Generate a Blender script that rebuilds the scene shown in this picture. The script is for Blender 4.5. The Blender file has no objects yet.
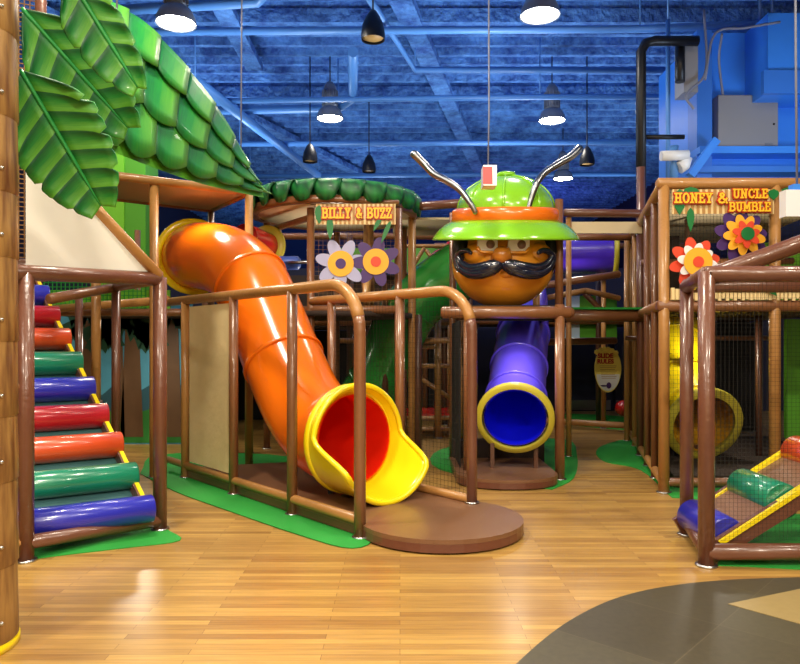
import bpy, bmesh, math, random
from mathutils import Vector, Matrix, Quaternion
random.seed(7)
C = bpy.context.scene.collection
PI = math.pi
FPX, CAMZ, HZ = 700.0, 1.4, 342.0

# ------------------------------------------------------------------ camera, world, exposure, room lights and added fill lights
cam = bpy.data.cameras.new('camera'); camo = bpy.data.objects.new('camera', cam); C.objects.link(camo)
camo.location = (0, 0, CAMZ); camo.rotation_euler = (PI/2, 0, 0)
cam.sensor_width = 36; cam.lens = FPX/800*36; cam.shift_y = 10/800; cam.clip_end = 200
bpy.context.scene.camera = camo
w = bpy.data.worlds.new('world'); bpy.context.scene.world = w; w.use_nodes = True
w.node_tree.nodes['Background'].inputs[0].default_value = (.25, .4, .8, 1)
w.node_tree.nodes['Background'].inputs[1].default_value = .05
vs = bpy.context.scene.view_settings
vs.view_transform = 'Standard'; vs.look = 'None'; vs.gamma = 1; vs.use_curve_mapping = False
vs.exposure = -.15
LAMP = 75.0        # radiance of a lit lamp lens
def area(name, loc, rot, size, power, col, size_y=None):
    l = bpy.data.lights.new(name, 'AREA'); l.energy = power; l.color = col
    l.shape = 'RECTANGLE' if size_y else 'DISK'; l.size = size
    if size_y: l.size_y = size_y
    o = bpy.data.objects.new(name, l); o.location = loc; o.rotation_euler = rot; C.objects.link(o); return o
WARM = (1, .9, .72)
# the rest of the ceiling lamp grid: above and behind the camera
for (x, y, p) in [(-1.9,4.7,190),(.4,4.4,130),(3.8,4.2,90),(-3.5,.2,240),(.6,0,300),(4,-.2,240),(-3,-3.6,290),(2.2,-3.6,440),(-5.6,9.5,50),(-1.2,8.9,70)]:
    area('ceiling_lamp_light', (x, y, 5.5), (0, 0, 0), .5, p, WARM)
# added bluish fill lights above the play towers, no fixtures, to brighten the ceiling
for (x, y, p) in [(-3, 9.8, 110), (1.0, 9.8, 120), (-3.5, 14, 130), (2.5, 14, 130), (-1, 19, 90), (6, 18, 70), (6.5, 13.5, 60)]:
    area('ceiling_fill_light', (x, y, 3.7), (PI, 0, 0), 1.2, p, (.72, .85, 1))

area('ceiling_fill_light', (4.9, 7.2, 3.2), (PI*.83, 0, 0), .8, 45, (.6, .78, 1))  # added fill tilted towards the duct, no lamp stands there
area('far_violet_fill_light', (4, 24, 3.7), (PI, 0, 0), 1.5, 120, (.4, .3, 1)); area('ceiling_fill_light', (-4, 26, 3.7), (PI, 0, 0), 1.5, 100, (.5, .7, 1))  # violet and blue fills added for the far ceiling, without fixtures
# added fill lights under decks and canopy and inside the hut, no lamps there
for (x, y, z, p, r) in [(3.5, 7.75, 1.66, 14, 0), (1.2, 7.25, 1.58, 9, 0), (-3.2, 8.6, 1.66, 22, 0), (-.84, 9, 1.9, 14, PI), (0, 11, 1.58, 10, 0), (3.6, 7.8, 1.95, 12, PI), (2.6, 10.5, 2.7, 12, 0), (-2.1, 7.45, 2.98, 13, 0)]:
    area('deck_fill_light', (x, y, z), (r, 0, 0), .25, p, WARM)

# ------------------------------------------------------------------ helpers
def at(px, py, Y): return Vector(((px-400)*Y/FPX, Y, CAMZ-(py-HZ)*Y/FPX))
def fl(px, py, z=0.0):
    Y = (CAMZ-z)*FPX/(py-HZ); return Vector(((px-400)*Y/FPX, Y, z))
def lin(c): return tuple(((v/255)/12.92 if v/255 <= .04045 else ((v/255+.055)/1.055)**2.4) for v in c)+(1,)

def mat(name, rgb, rough=.4, metal=0, coat=0, bump=0, bscale=40, var=0, vscale=6, emit=None, estr=0, transl=0, alpha=1, spec=.5):
    m = bpy.data.materials.new(name); m.use_nodes = True
    nt = m.node_tree; b = nt.nodes['Principled BSDF']
    col = lin(rgb); b.inputs['Base Color'].default_value = col
    b.inputs['Roughness'].default_value = rough; b.inputs['Metallic'].default_value = metal
    b.inputs['Coat Weight'].default_value = coat; b.inputs['Coat Roughness'].default_value = .12
    b.inputs['Specular IOR Level'].default_value = spec
    if emit: b.inputs['Emission Color'].default_value = lin(emit); b.inputs['Emission Strength'].default_value = estr
    tc = nt.nodes.new('ShaderNodeTexCoord')
    if var:
        n = nt.nodes.new('ShaderNodeTexNoise'); n.inputs['Scale'].default_value = vscale; n.inputs['Detail'].default_value = 4
        nt.links.new(tc.outputs['Object'], n.inputs['Vector'])
        r = nt.nodes.new('ShaderNodeMapRange'); r.inputs['To Min'].default_value = 1-var; r.inputs['To Max'].default_value = 1+var
        nt.links.new(n.outputs['Fac'], r.inputs['Value'])
        h = nt.nodes.new('ShaderNodeHueSaturation'); h.inputs['Color'].default_value = col
        nt.links.new(r.outputs[0], h.inputs['Value']); nt.links.new(h.outputs[0], b.inputs['Base Color'])
    if bump:
        n = nt.nodes.new('ShaderNodeTexNoise'); n.inputs['Scale'].default_value = bscale; n.inputs['Detail'].default_value = 3
        nt.links.new(tc.outputs['Object'], n.inputs['Vector'])
        bp = nt.nodes.new('ShaderNodeBump'); bp.inputs['Strength'].default_value = bump; bp.inputs['Distance'].default_value = .02
        nt.links.new(n.outputs['Fac'], bp.inputs['Height']); nt.links.new(bp.outputs[0], b.inputs['Normal'])
    if transl:
        t = nt.nodes.new('ShaderNodeBsdfTranslucent'); t.inputs[0].default_value = col
        mx = nt.nodes.new('ShaderNodeMixShader'); mx.inputs[0].default_value = transl
        out = nt.nodes['Material Output']
        nt.links.new(b.outputs[0], mx.inputs[1]); nt.links.new(t.outputs[0], mx.inputs[2]); nt.links.new(mx.outputs[0], out.inputs[0])
    return m

class MB:
    def __init__(s): s.bm = bmesh.new(); s.uv = s.bm.loops.layers.uv.new('UVMap'); s.mi = 0
    def face(s, vs, uvs=None):
        try: f = s.bm.faces.new(vs)
        except ValueError: return None
        f.material_index = s.mi; f.smooth = True
        if uvs:
            for l, u in zip(f.loops, uvs): l[s.uv].uv = u
        return f
    def sweep(s, pts, rad, n=14, caps=True, smooth=0, rnd=False):
        pts = [Vector(p) for p in pts]
        rads = list(rad) if hasattr(rad, '__len__') else [rad]*len(pts)
        if smooth: pts, rads = catmull(pts, rads, smooth)
        if rnd:                                     # rounded ends
            d0 = (pts[0]-pts[1]).normalized(); d1 = (pts[-1]-pts[-2]).normalized(); r0, r1 = rads[0], rads[-1]
            pts = [pts[0]+d0*r0*.35]+pts+[pts[-1]+d1*r1*.35]; rads = [r0*.6]+rads+[r1*.6]
        T = []
        for i in range(len(pts)):
            a = pts[max(0, i-1)]; b = pts[min(len(pts)-1, i+1)]; T.append((b-a).normalized())
        up = Vector((0, 0, 1)) if abs(T[0].z) < .9 else Vector((1, 0, 0))
        N = (up-T[0]*up.dot(T[0])).normalized(); rings = []
        for i, p in enumerate(pts):
            if i: N = (T[i-1].rotation_difference(T[i]) @ N); N = (N-T[i]*N.dot(T[i])).normalized()
            B = T[i].cross(N)
            rings.append([s.bm.verts.new(p+(N*math.cos(2*PI*k/n)+B*math.sin(2*PI*k/n))*rads[i]) for k in range(n)])
        for i in range(len(rings)-1):
            for k in range(n): s.face([rings[i][k], rings[i+1][k], rings[i+1][(k+1) % n], rings[i][(k+1) % n]])
        if caps:
            s.face(rings[0]); s.face(list(reversed(rings[-1])))
            for r in (rings[0], rings[-1]):
                for f in r[0].link_faces:
                    if len(f.verts) == n: f.smooth = False
        return s
    def box(s, lo, hi, M=None):
        c = [Vector((x, y, z)) for x in (lo[0], hi[0]) for y in (lo[1], hi[1]) for z in (lo[2], hi[2])]
        if M: c = [M @ v for v in c]
        v = [s.bm.verts.new(p) for p in c]
        for q in ((0,1,3,2),(4,6,7,5),(0,4,5,1),(2,3,7,6),(0,2,6,4),(1,5,7,3)):
            f = s.face([v[i] for i in q])
            if f: f.smooth = False
        return s
    def bar(s, a, b, wx, wz, up=(0, 0, 1)):        # rectangular bar between two points
        a, b = Vector(a), Vector(b); d = (b-a); L = d.length; d.normalize(); u = Vector(up)
        if abs(d.dot(u)) > .95: u = Vector((1, 0, 0))
        x = d.cross(u).normalized(); z = x.cross(d)
        M = Matrix((( x.x, d.x, z.x, a.x), (x.y, d.y, z.y, a.y), (x.z, d.z, z.z, a.z), (0, 0, 0, 1)))
        return s.box((-wx/2, 0, -wz/2), (wx/2, L, wz/2), M)
    def lathe(s, prof, M=None, n=32, a0=0, a1=2*PI):
        M = M or Matrix.Identity(4); full = abs(a1-a0-2*PI) < 1e-6; m = n if full else n+1; R = []
        for (r, z) in prof:
            if r < 1e-5: R.append([s.bm.verts.new(M @ Vector((0, 0, z)))]*m)
            else: R.append([s.bm.verts.new(M @ Vector((r*math.cos(a0+(a1-a0)*k/n), r*math.sin(a0+(a1-a0)*k/n), z))) for k in range(m)])
        for i in range(len(R)-1):
            for k in range(n):
                q = [R[i][k], R[i][(k+1) % m], R[i+1][(k+1) % m], R[i+1][k]]; u = []
                for v in q:
                    if v not in u: u.append(v)
                if len(u) > 2: s.face(u)
        return s
    def ball(s, c, r, M=None, nu=20, nv=12):
        prof = [(math.sin(PI*i/nv), -math.cos(PI*i/nv)) for i in range(nv+1)]; prof[0] = (0, -1); prof[-1] = (0, 1)
        r = r if hasattr(r, '__len__') else (r, r, r)
        T = Matrix.Translation(c) @ (M or Matrix.Identity(4)) @ Matrix.Diagonal((r[0], r[1], r[2], 1))
        return s.lathe(prof, T, nu)
    def poly(s, pts, n, t):                          # flat outline given thickness t along n (behind the face)
        n = Vector(n).normalized()*t; a = [s.bm.verts.new(Vector(p)) for p in pts]; b = [s.bm.verts.new(Vector(p)+n) for p in pts]
        f = s.face(a); g = s.face(list(reversed(b)))
        for q in (f, g):
            if q: q.smooth = False
        for i in range(len(a)):
            j = (i+1) % len(a); f = s.face([a[j], a[i], b[i], b[j]])
            if f: f.smooth = False
        return s
    def net(s, o, u, v, sp=.05, r=.0018):           # a square net of thin cords
        o, u, v = Vector(o), Vector(u), Vector(v); nu = max(2, round(u.length/sp)); nv = max(2, round(v.length/sp))
        up = u.cross(v)
        for i in range(nu+1): s.bar(o+u*i/nu, o+u*i/nu+v, 2*r, 2*r, up)
        for j in range(nv+1): s.bar(o+v*j/nv, o+v*j/nv+u, 2*r, 2*r, up)
        return s
    def build(s, name, m, parent=None, label=None, recalc=True):
        if recalc: bmesh.ops.recalc_face_normals(s.bm, faces=s.bm.faces)
        me = bpy.data.meshes.new(name); s.bm.to_mesh(me); s.bm.free()
        for k in (m if isinstance(m, (list, tuple)) else [m]): me.materials.append(k)
        o = bpy.data.objects.new(name, me); C.objects.link(o)
        if parent:
            o.parent = parent; bpy.context.view_layer.update(); o.matrix_parent_inverse = WM(parent).inverted()
        if label: o['label'] = label
        return o
def WM(o):
    m = o.matrix_basis.copy()
    return (WM(o.parent) @ o.matrix_parent_inverse @ m) if o.parent else m

def catmull(P, R, n):
    out, ro = [], []
    for i in range(len(P)-1):
        p0 = P[i-1] if i else P[0]*2-P[1]; p1, p2 = P[i], P[i+1]; p3 = P[i+2] if i+2 < len(P) else P[-1]*2-P[-2]
        for k in range(n):
            t = k/n
            out.append(.5*((2*p1)+(p2-p0)*t+(2*p0-5*p1+4*p2-p3)*t*t+(3*p1-p0-3*p2+p3)*t**3)); ro.append(R[i]*(1-t)+R[i+1]*t)
    return out+[P[-1]], ro+[R[-1]]

def thing(name, label, cat, loc=(0, 0, 0), group=None):
    o = bpy.data.objects.new(name, None); C.objects.link(o); o.location = loc; o.empty_display_size = .1
    o['label'] = label; o['category'] = cat
    if group: o['group'] = group
    return o
def tag(o, label, cat, group=None):
    o['label'] = label; o['category'] = cat
    if group: o['group'] = group
    return o
def struct(o): o['kind'] = 'structure'; return o
def frame_axis(pos, d, up=(0, 0, 1)):               # matrix whose local Z runs along d
    d = Vector(d).normalized(); u = Vector(up)
    if abs(d.dot(u)) > .98: u = Vector((0, 1, 0))
    x = u.cross(d).normalized(); y = d.cross(x)
    return Matrix(((x.x, y.x, d.x, pos[0]), (x.y, y.y, d.y, pos[1]), (x.z, y.z, d.z, pos[2]), (0, 0, 0, 1)))
def pipe(parent, name, pts, r, m, smooth=0, rnd=True, n=14): return MB().sweep(pts, r, n, True, smooth, rnd).build(name, m, parent)

# ------------------------------------------------------------------ materials
M = {}
M['plum'] = mat('brown_padding', (108, 66, 48), .32, coat=.35, bump=.25, bscale=22, var=.12)
M['brown'] = mat('chestnut_padding', (128, 82, 50), .32, coat=.35, bump=.25, bscale=22, var=.12)
M['tan'] = mat('tan_padding', (172, 122, 66), .36, coat=.3, bump=.3, bscale=20, var=.14)
M['darkpost'] = mat('dark_padding', (84, 50, 34), .4, coat=.2, bump=.2)
M['clip'] = mat('zinc_plate', (190, 190, 190), .3, metal=1)
M['net'] = mat('black_cord', (22, 20, 18), .8)
M['netbrown'] = mat('tan_cord', (150, 110, 66), .8)
M['black'] = mat('black_mesh_cloth', (16, 15, 18), .8)
M['deck'] = mat('deck_carpet', (52, 38, 30), .9, bump=.3, bscale=120)
M['platform'] = mat('platform_vinyl', (122, 84, 58), .4, coat=.2, bump=.2, bscale=90, var=.12, vscale=9)
M['platedge'] = mat('platform_edge', (104, 60, 46), .35, coat=.3)
M['beige'] = mat('beige_ceiling_board', (226, 206, 168), .7, var=.05)
M['cream'] = mat('cream_fabric', (255, 252, 244), .8, transl=.35, var=.05)
M['khaki'] = mat('khaki_canvas', (226, 202, 150), .85, bump=.4, bscale=7, var=.1)
M['orange'] = mat('orange_plastic', (255, 130, 18), .22, coat=.6, transl=.3, var=.04)
M['redin'] = mat('red_glow_inner_plastic', (240, 40, 14), .35, transl=.3)  # inside of the orange tube, reddened in colour for light glowing through
M['yellow'] = mat('yellow_plastic', (250, 222, 20), .25, coat=.5)
M['olive'] = mat('olive_yellow_plastic', (196, 184, 58), .35, coat=.3)
M['blue'] = mat('violet_blue_plastic', (104, 84, 255), .22, coat=.6, transl=.25)
M['bluein'] = mat('blue_glow_inner_plastic', (20, 26, 250), .3, transl=.3)  # inside of the blue tube, glow of passing light put in its colour
M['purple'] = mat('purple_plastic', (70, 40, 200), .25, coat=.5)
M['greenslide'] = mat('green_plastic', (40, 150, 60), .25, coat=.6)
M['red'] = mat('red_plastic', (190, 28, 26), .25, coat=.5)
for k, c in dict(vblue=(44, 46, 176), vgreen=(24, 132, 98), vorange=(206, 76, 34), vred=(176, 28, 40)).items():
    M[k] = mat(k[1:]+'_vinyl', c, .28, coat=.6, bump=.05, bscale=60)
M['teal'] = mat('teal_mat', (64, 104, 106), .4, coat=.2)
M['carpet'] = mat('green_carpet', (34, 150, 52), .75, bump=.3, bscale=150, var=.1, vscale=8)
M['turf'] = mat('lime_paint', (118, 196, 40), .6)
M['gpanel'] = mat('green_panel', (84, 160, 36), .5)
M['hat'] = mat('lime_gloss', (138, 206, 36), .22, coat=.7)
M['hatband'] = mat('orange_gloss', (248, 120, 24), .25, coat=.6)
M['skin'] = mat('amber_gloss', (240, 158, 42), .24, coat=.6, var=.06, vscale=4)
M['nose'] = mat('ochre_gloss', (190, 116, 36), .25, coat=.5)
M['stache'] = mat('navy_gloss', (22, 26, 44), .2, coat=.7)
M['white'] = mat('white_paint', (236, 236, 240), .35, coat=.3)
M['iris'] = mat('grey_brown_paint', (120, 92, 84), .3)
M['chrome'] = mat('brushed_metal', (160, 162, 168), .28, metal=1)
M['lampmetal'] = mat('lamp_grey_metal', (120, 124, 136), .35, metal=.1)
M['lampblack'] = mat('lamp_black_metal', (26, 28, 36), .4, metal=.3)
M['lens'] = mat('lamp_lens', (255, 255, 255), .5, emit=(255, 246, 226), estr=LAMP)
M['cable'] = mat('pale_cable', (120, 124, 146), .5)
M['bluepipe'] = mat('blue_pipe_paint', (84, 138, 206), .4, var=.08)
M['duct'] = mat('bright_blue_paint', (56, 136, 240), .45, var=.05)
M['ductdark'] = mat('mid_blue_paint', (52, 116, 210), .45, var=.05)
M['grey'] = mat('grey_enamel', (136, 136, 142), .4)
M['signboard'] = mat('cream_sign_board', (232, 206, 150), .5)
M['signstripe'] = mat('tan_sign_slat', (176, 130, 70), .5)
M['letter'] = mat('letter_yellow', (252, 196, 40), .4)
M['letterred'] = mat('letter_red', (188, 40, 26), .4)
M['leafdark'] = mat('leaf_deep_green', (20, 116, 56), .35, coat=.3)
M['lilac'] = mat('lilac_paint', (176, 176, 214), .4)
M['violet'] = mat('dark_violet_paint', (72, 40, 110), .4)
M['amberp'] = mat('amber_paint', (246, 178, 44), .4)
M['redp'] = mat('coral_paint', (226, 74, 44), .4)
M['paleb'] = mat('pale_blue_paint', (190, 214, 236), .4)

def leaf_mat(name, dark, mid, light):
    m = bpy.data.materials.new(name); m.use_nodes = True; nt = m.node_tree; b = nt.nodes['Principled BSDF']
    uv = nt.nodes.new('ShaderNodeUVMap'); uv.uv_map = 'UVMap'; sp = nt.nodes.new('ShaderNodeSeparateXYZ'); nt.links.new(uv.outputs[0], sp.inputs[0])
    n = nt.nodes.new('ShaderNodeTexNoise'); n.inputs['Scale'].default_value = 5
    mp = nt.nodes.new('ShaderNodeMapping'); mp.inputs['Scale'].default_value = (3, .5, 1); nt.links.new(uv.outputs[0], mp.inputs[0]); nt.links.new(mp.outputs[0], n.inputs['Vector'])
    ma = nt.nodes.new('ShaderNodeMath'); ma.operation = 'MULTIPLY_ADD'; ma.inputs[1].default_value = .5; nt.links.new(n.outputs['Fac'], ma.inputs[0]); nt.links.new(sp.outputs[0], ma.inputs[2])
    su = nt.nodes.new('ShaderNodeMath'); su.operation = 'SUBTRACT'; su.inputs[1].default_value = .25; nt.links.new(ma.outputs[0], su.inputs[0])
    r = nt.nodes.new('ShaderNodeValToRGB'); nt.links.new(su.outputs[0], r.inputs[0])
    e = r.color_ramp.elements; e[0].position = 0; e[0].color = lin(dark); e[1].position = 1; e[1].color = lin(light)
    q = e.new(.45); q.color = lin(mid)
    nt.links.new(r.outputs[0], b.inputs['Base Color']); b.inputs['Roughness'].default_value = .5; b.inputs['Coat Weight'].default_value = .1
    return m
M['leaf'] = leaf_mat('painted_leaf', (8, 84, 46), (24, 128, 46), (92, 162, 46))
M['leafrim'] = mat('leaf_rib', (40, 150, 70), .4)
M['leaf2'] = leaf_mat('painted_small_leaf', (3, 48, 28), (12, 96, 44), (40, 140, 60))

def wood_mat():
    m = bpy.data.materials.new('wood_plank_floor'); m.use_nodes = True; nt = m.node_tree; b = nt.nodes['Principled BSDF']
    tc = nt.nodes.new('ShaderNodeTexCoord')
    br = nt.nodes.new('ShaderNodeTexBrick'); br.offset = .37; br.inputs['Scale'].default_value = 1; br.inputs['Brick Width'].default_value = .95; br.inputs['Row Height'].default_value = .055
    br.inputs['Mortar Size'].default_value = .0012; br.inputs['Mortar Smooth'].default_value = .2; br.inputs['Bias'].default_value = -.1
    br.inputs['Color1'].default_value = lin((188, 146, 76)); br.inputs['Color2'].default_value = lin((148, 106, 52)); br.inputs['Mortar'].default_value = lin((104, 68, 36))
    nt.links.new(tc.outputs['Object'], br.inputs['Vector'])
    mp = nt.nodes.new('ShaderNodeMapping'); mp.inputs['Scale'].default_value = (1.4, 22, 1); nt.links.new(tc.outputs['Object'], mp.inputs[0])
    n = nt.nodes.new('ShaderNodeTexNoise'); n.inputs['Scale'].default_value = 3; n.inputs['Detail'].default_value = 6; nt.links.new(mp.outputs[0], n.inputs['Vector'])
    r = nt.nodes.new('ShaderNodeMapRange'); r.inputs['To Min'].default_value = .62; r.inputs['To Max'].default_value = 1.36; nt.links.new(n.outputs['Fac'], r.inputs[0])
    h = nt.nodes.new('ShaderNodeHueSaturation'); nt.links.new(br.outputs['Color'], h.inputs['Color']); nt.links.new(r.outputs[0], h.inputs['Value'])
    nt.links.new(h.outputs[0], b.inputs['Base Color']); b.inputs['Roughness'].default_value = .36
    b.inputs['Coat Weight'].default_value = .35; b.inputs['Coat Roughness'].default_value = .22
    bp = nt.nodes.new('ShaderNodeBump'); bp.inputs['Strength'].default_value = .08; bp.inputs['Distance'].default_value = .01; nt.links.new(n.outputs['Fac'], bp.inputs['Height']); nt.links.new(bp.outputs[0], b.inputs['Normal'])
    return m
def tile_mat():
    m = bpy.data.materials.new('slate_tile'); m.use_nodes = True; nt = m.node_tree; b = nt.nodes['Principled BSDF']
    tc = nt.nodes.new('ShaderNodeTexCoord'); mp = nt.nodes.new('ShaderNodeMapping'); mp.inputs['Rotation'].default_value = (0, 0, .75); nt.links.new(tc.outputs['Object'], mp.inputs[0])
    br = nt.nodes.new('ShaderNodeTexBrick'); br.offset = 0; br.inputs['Scale'].default_value = 1; br.inputs['Brick Width'].default_value = .6; br.inputs['Row Height'].default_value = .6; br.inputs['Mortar Size'].default_value = .003
    br.inputs['Color1'].default_value = lin((76, 70, 54)); br.inputs['Color2'].default_value = lin((66, 60, 46)); br.inputs['Mortar'].default_value = lin((88, 80, 62)); nt.links.new(mp.outputs[0], br.inputs['Vector'])
    n = nt.nodes.new('ShaderNodeTexNoise'); n.inputs['Scale'].default_value = 30; n.inputs['Detail'].default_value = 6; nt.links.new(tc.outputs['Object'], n.inputs['Vector'])
    r = nt.nodes.new('ShaderNodeMapRange'); r.inputs['To Min'].default_value = .7; r.inputs['To Max'].default_value = 1.3; nt.links.new(n.outputs['Fac'], r.inputs[0])
    h = nt.nodes.new('ShaderNodeHueSaturation'); nt.links.new(br.outputs['Color'], h.inputs['Color']); nt.links.new(r.outputs[0], h.inputs['Value']); nt.links.new(h.outputs[0], b.inputs['Base Color'])
    b.inputs['Roughness'].default_value = .4; return m
def ceil_mat():
    m = bpy.data.materials.new('blue_sprayed_ceiling'); m.use_nodes = True; nt = m.node_tree; b = nt.nodes['Principled BSDF']
    tc = nt.nodes.new('ShaderNodeTexCoord'); n = nt.nodes.new('ShaderNodeTexNoise'); n.inputs['Scale'].default_value = 2.6; n.inputs['Detail'].default_value = 8; n.inputs['Roughness'].default_value = .7
    nt.links.new(tc.outputs['Object'], n.inputs['Vector'])
    r = nt.nodes.new('ShaderNodeValToRGB'); e = r.color_ramp.elements; e[0].position = .36; e[0].color = lin((38, 78, 152)); e[1].position = .66; e[1].color = lin((98, 156, 226)); nt.links.new(n.outputs['Fac'], r.inputs[0])
    nt.links.new(r.outputs[0], b.inputs['Base Color']); b.inputs['Roughness'].default_value = .8
    n2 = nt.nodes.new('ShaderNodeTexNoise'); n2.inputs['Scale'].default_value = 9; n2.inputs['Detail'].default_value = 7; nt.links.new(tc.outputs['Object'], n2.inputs['Vector'])
    bp = nt.nodes.new('ShaderNodeBump'); bp.inputs['Strength'].default_value = .9; bp.inputs['Distance'].default_value = .12; nt.links.new(n2.outputs['Fac'], bp.inputs['Height']); nt.links.new(bp.outputs[0], b.inputs['Normal'])
    return m
def bark_mat():
    m = bpy.data.materials.new('painted_trunk'); m.use_nodes = True; nt = m.node_tree; b = nt.nodes['Principled BSDF']
    tc = nt.nodes.new('ShaderNodeTexCoord'); mp = nt.nodes.new('ShaderNodeMapping'); mp.inputs['Scale'].default_value = (9, 9, 1.2); nt.links.new(tc.outputs['Object'], mp.inputs[0])
    n = nt.nodes.new('ShaderNodeTexNoise'); n.inputs['Scale'].default_value = 2.5; n.inputs['Detail'].default_value = 5; nt.links.new(mp.outputs[0], n.inputs['Vector'])
    r = nt.nodes.new('ShaderNodeValToRGB'); e = r.color_ramp.elements; e[0].position = .35; e[0].color = lin((104, 64, 36)); e[1].position = .65; e[1].color = lin((168, 128, 72)); nt.links.new(n.outputs['Fac'], r.inputs[0])
    nt.links.new(r.outputs[0], b.inputs['Base Color']); b.inputs['Roughness'].default_value = .4; return m
M['wood'] = wood_mat(); M['tile'] = tile_mat(); M['ceil'] = ceil_mat(); M['bark'] = bark_mat()
M['wallnavy'] = mat('navy_wall', (22, 26, 60), .7); M['wallbrown'] = mat('umber_wall', (70, 52, 40), .8); M['wallblue'] = mat('blue_wall', (34, 70, 150), .8)

# ------------------------------------------------------------------ setting
XL, XR, YB, YF, ZC = -8.5, 8.5, 33, -6, 6.7
struct(MB().box((XL, YF, -.1), (XR, YB, 0)).build('floor', M['wood']))
b = MB(); y = YF; prof = []
while y < YB:
    prof += [(y, ZC), (y+.1, ZC), (y+.15, ZC+.12), (y+.38, ZC+.12)]; y += .43
vv = [(b.bm.verts.new((XL, p, z)), b.bm.verts.new((XR, p, z))) for p, z in prof]
for i in range(len(vv)-1):
    f = b.face([vv[i][0], vv[i][1], vv[i+1][1], vv[i+1][0]]); f.smooth = False
struct(b.build('ceiling', M['ceil']))
struct(MB().box((XL-.2, YF, 0), (XL, YB, 7)).build('wall_left', M['wallnavy']))
struct(MB().box((XR, YF, 0), (XR+.2, YB, 7)).build('wall_right', M['wallnavy']))
struct(MB().box((XL, YB, 0), (XR, YB+.2, 7)).build('wall_back', M['wallblue']))
struct(MB().box((XL, YF-.2, 0), (XR, YF, 7)).build('wall_front', M['beige']))
# slate tile area with its curved edge, and the sand coloured inlay
edge = [(505, 675), (540, 643), (570, 621), (605, 603), (640, 592), (680, 585), (720, 581), (760, 579), (830, 577)]
pts = [fl(*p) for p in edge]; pts2, _ = catmull(pts, [0]*len(pts), 5)
poly = [(p.x, p.y, .004) for p in pts2]+[(7, 3.6, .004), (7, -3, .004), (-.5, -3, .004), (-.1, 1.4, .004)]
struct(MB().poly(poly, (0, 0, -1), .003).build('floor_tile', M['tile']))
M['sand'] = mat('sand_tile', (150, 128, 84), .35, var=.1, vscale=25)
struct(MB().poly([(p.x, p.y, .007) for p in (fl(728, 605), fl(800, 590), fl(860, 583), fl(860, 640), fl(800, 625))], (0, 0, -1), .003).build('floor_inlay', M['sand']))
def carpet(poly, z=.006):
    pts = [fl(*p) for p in poly]+[fl(*poly[0])]; pp, _ = catmull(pts, [0]*len(pts), 4)
    return struct(MB().poly([(p.x, p.y, z) for p in pp[:-1]], (0, 0, -1), .005).build('floor_carpet', M['carpet']))
carpet([(-60, 576), (30, 560), (120, 549), (180, 541), (166, 529), (150, 512), (60, 505), (-80, 510)])
carpet([(140, 474), (175, 492), (230, 512), (300, 536), (352, 549), (372, 535), (340, 500), (330, 470), (270, 455), (160, 455)], .009)
carpet([(672, 498), (640, 470), (605, 462), (596, 452), (608, 444), (640, 440), (760, 455), (760, 498)])
carpet([(552, 490), (574, 478), (577, 456), (566, 440), (500, 440), (440, 450), (440, 470)])
carpet([(560, 424), (632, 430), (632, 418), (560, 414)])
carpet([(716, 566), (860, 566), (860, 520), (760, 518)])

# ------------------------------------------------------------------ shared builders
PR, RR = .043, .046                                  # padded post and rail radii
def zline(x, y, z0, z1): return [(x, y, z0), (x, y, z1)]
def post(par, x, y, z0, z1, m, r=PR, name='post', clip=True):
    o = MB().sweep(zline(x, y, z0, z1), r, 14).build(name, m, par)
    if clip and z0 < .02: MB().lathe([(0, 0), (r*1.35, 0), (r*1.35, .012), (0, .012)], Matrix.Translation((x, y, .001)), 16).build('foot_plate', M['clip'], o)
    return o
def rail(par, a, b, m, r=RR, name='rail'): return pipe(par, name, [a, b], r, m)
def slat(par, name, pts, n, t, m): return MB().poly(pts, n, t).build(name, m, par)
def flange(par, c, d, r0, r1, t, m, name='flange'):
    pr = [(r0, -t/2), (r1-.01, -t/2), (r1, -t/4), (r1, t/4), (r1-.01, t/2), (r0, t/2), (r0, -t/2)]
    return MB().lathe(pr, frame_axis(c, d), 40).build(name, m, par)
def tube_slide(root, pts, r, cuts, m, mi, sm=8, joint=True):
    P = [Vector(p) for p in pts]; pp, _ = catmull(P, [0]*len(P), sm)
    cuts = [0]+[c*sm for c in cuts]+[len(pp)-1]
    for a, b in zip(cuts[:-1], cuts[1:]):
        seg = MB().sweep(pp[a:b+1], r, 32, False)
        if joint and b != len(pp)-1:
            d = (pp[b+1]-pp[b-1]).normalized(); seg.sweep([pp[b]-d*.016, pp[b]-d*.015, pp[b]+d*.015, pp[b]+d*.016], [r, r+.02, r+.02, r], 32, False)
        seg.build('tube_section', m, root)
    MB().sweep(pp, r-.012, 32, False).build('inner_face', mi, root)  # inside of the tube itself
    return pp

# ------------------------------------------------------------------ orange slide, its fence and platform
L = Vector((-.655, .756, 0)).normalized(); A = -L; S = Vector((.756, .655, 0)).normalized()
P0, Q0 = Vector((-.286, 5.0, 0)), Vector((.58, 5.65, 0))
out = [P0+L*3.0, ]
c0 = Vector((.3, 5.2, 0))
for i in range(25):
    a = math.radians(199+220*i/24); out.append(c0+Vector((math.cos(a), math.sin(a), 0))*.61)
out += [Q0+L*2.6]
t = thing('slide_platform', 'low brown padded platform with rounded end under the orange slide', 'platform', (c0.x, c0.y, 0), 'slide platforms')
MB().poly([(p.x, p.y, .1) for p in out], (0, 0, -1), .03).build('top_pad', M['platform'], t)
MB().poly([(p.x, p.y, .069) for p in out], (0, 0, -1), .056).build('edge_band', M['platedge'], t)

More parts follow.
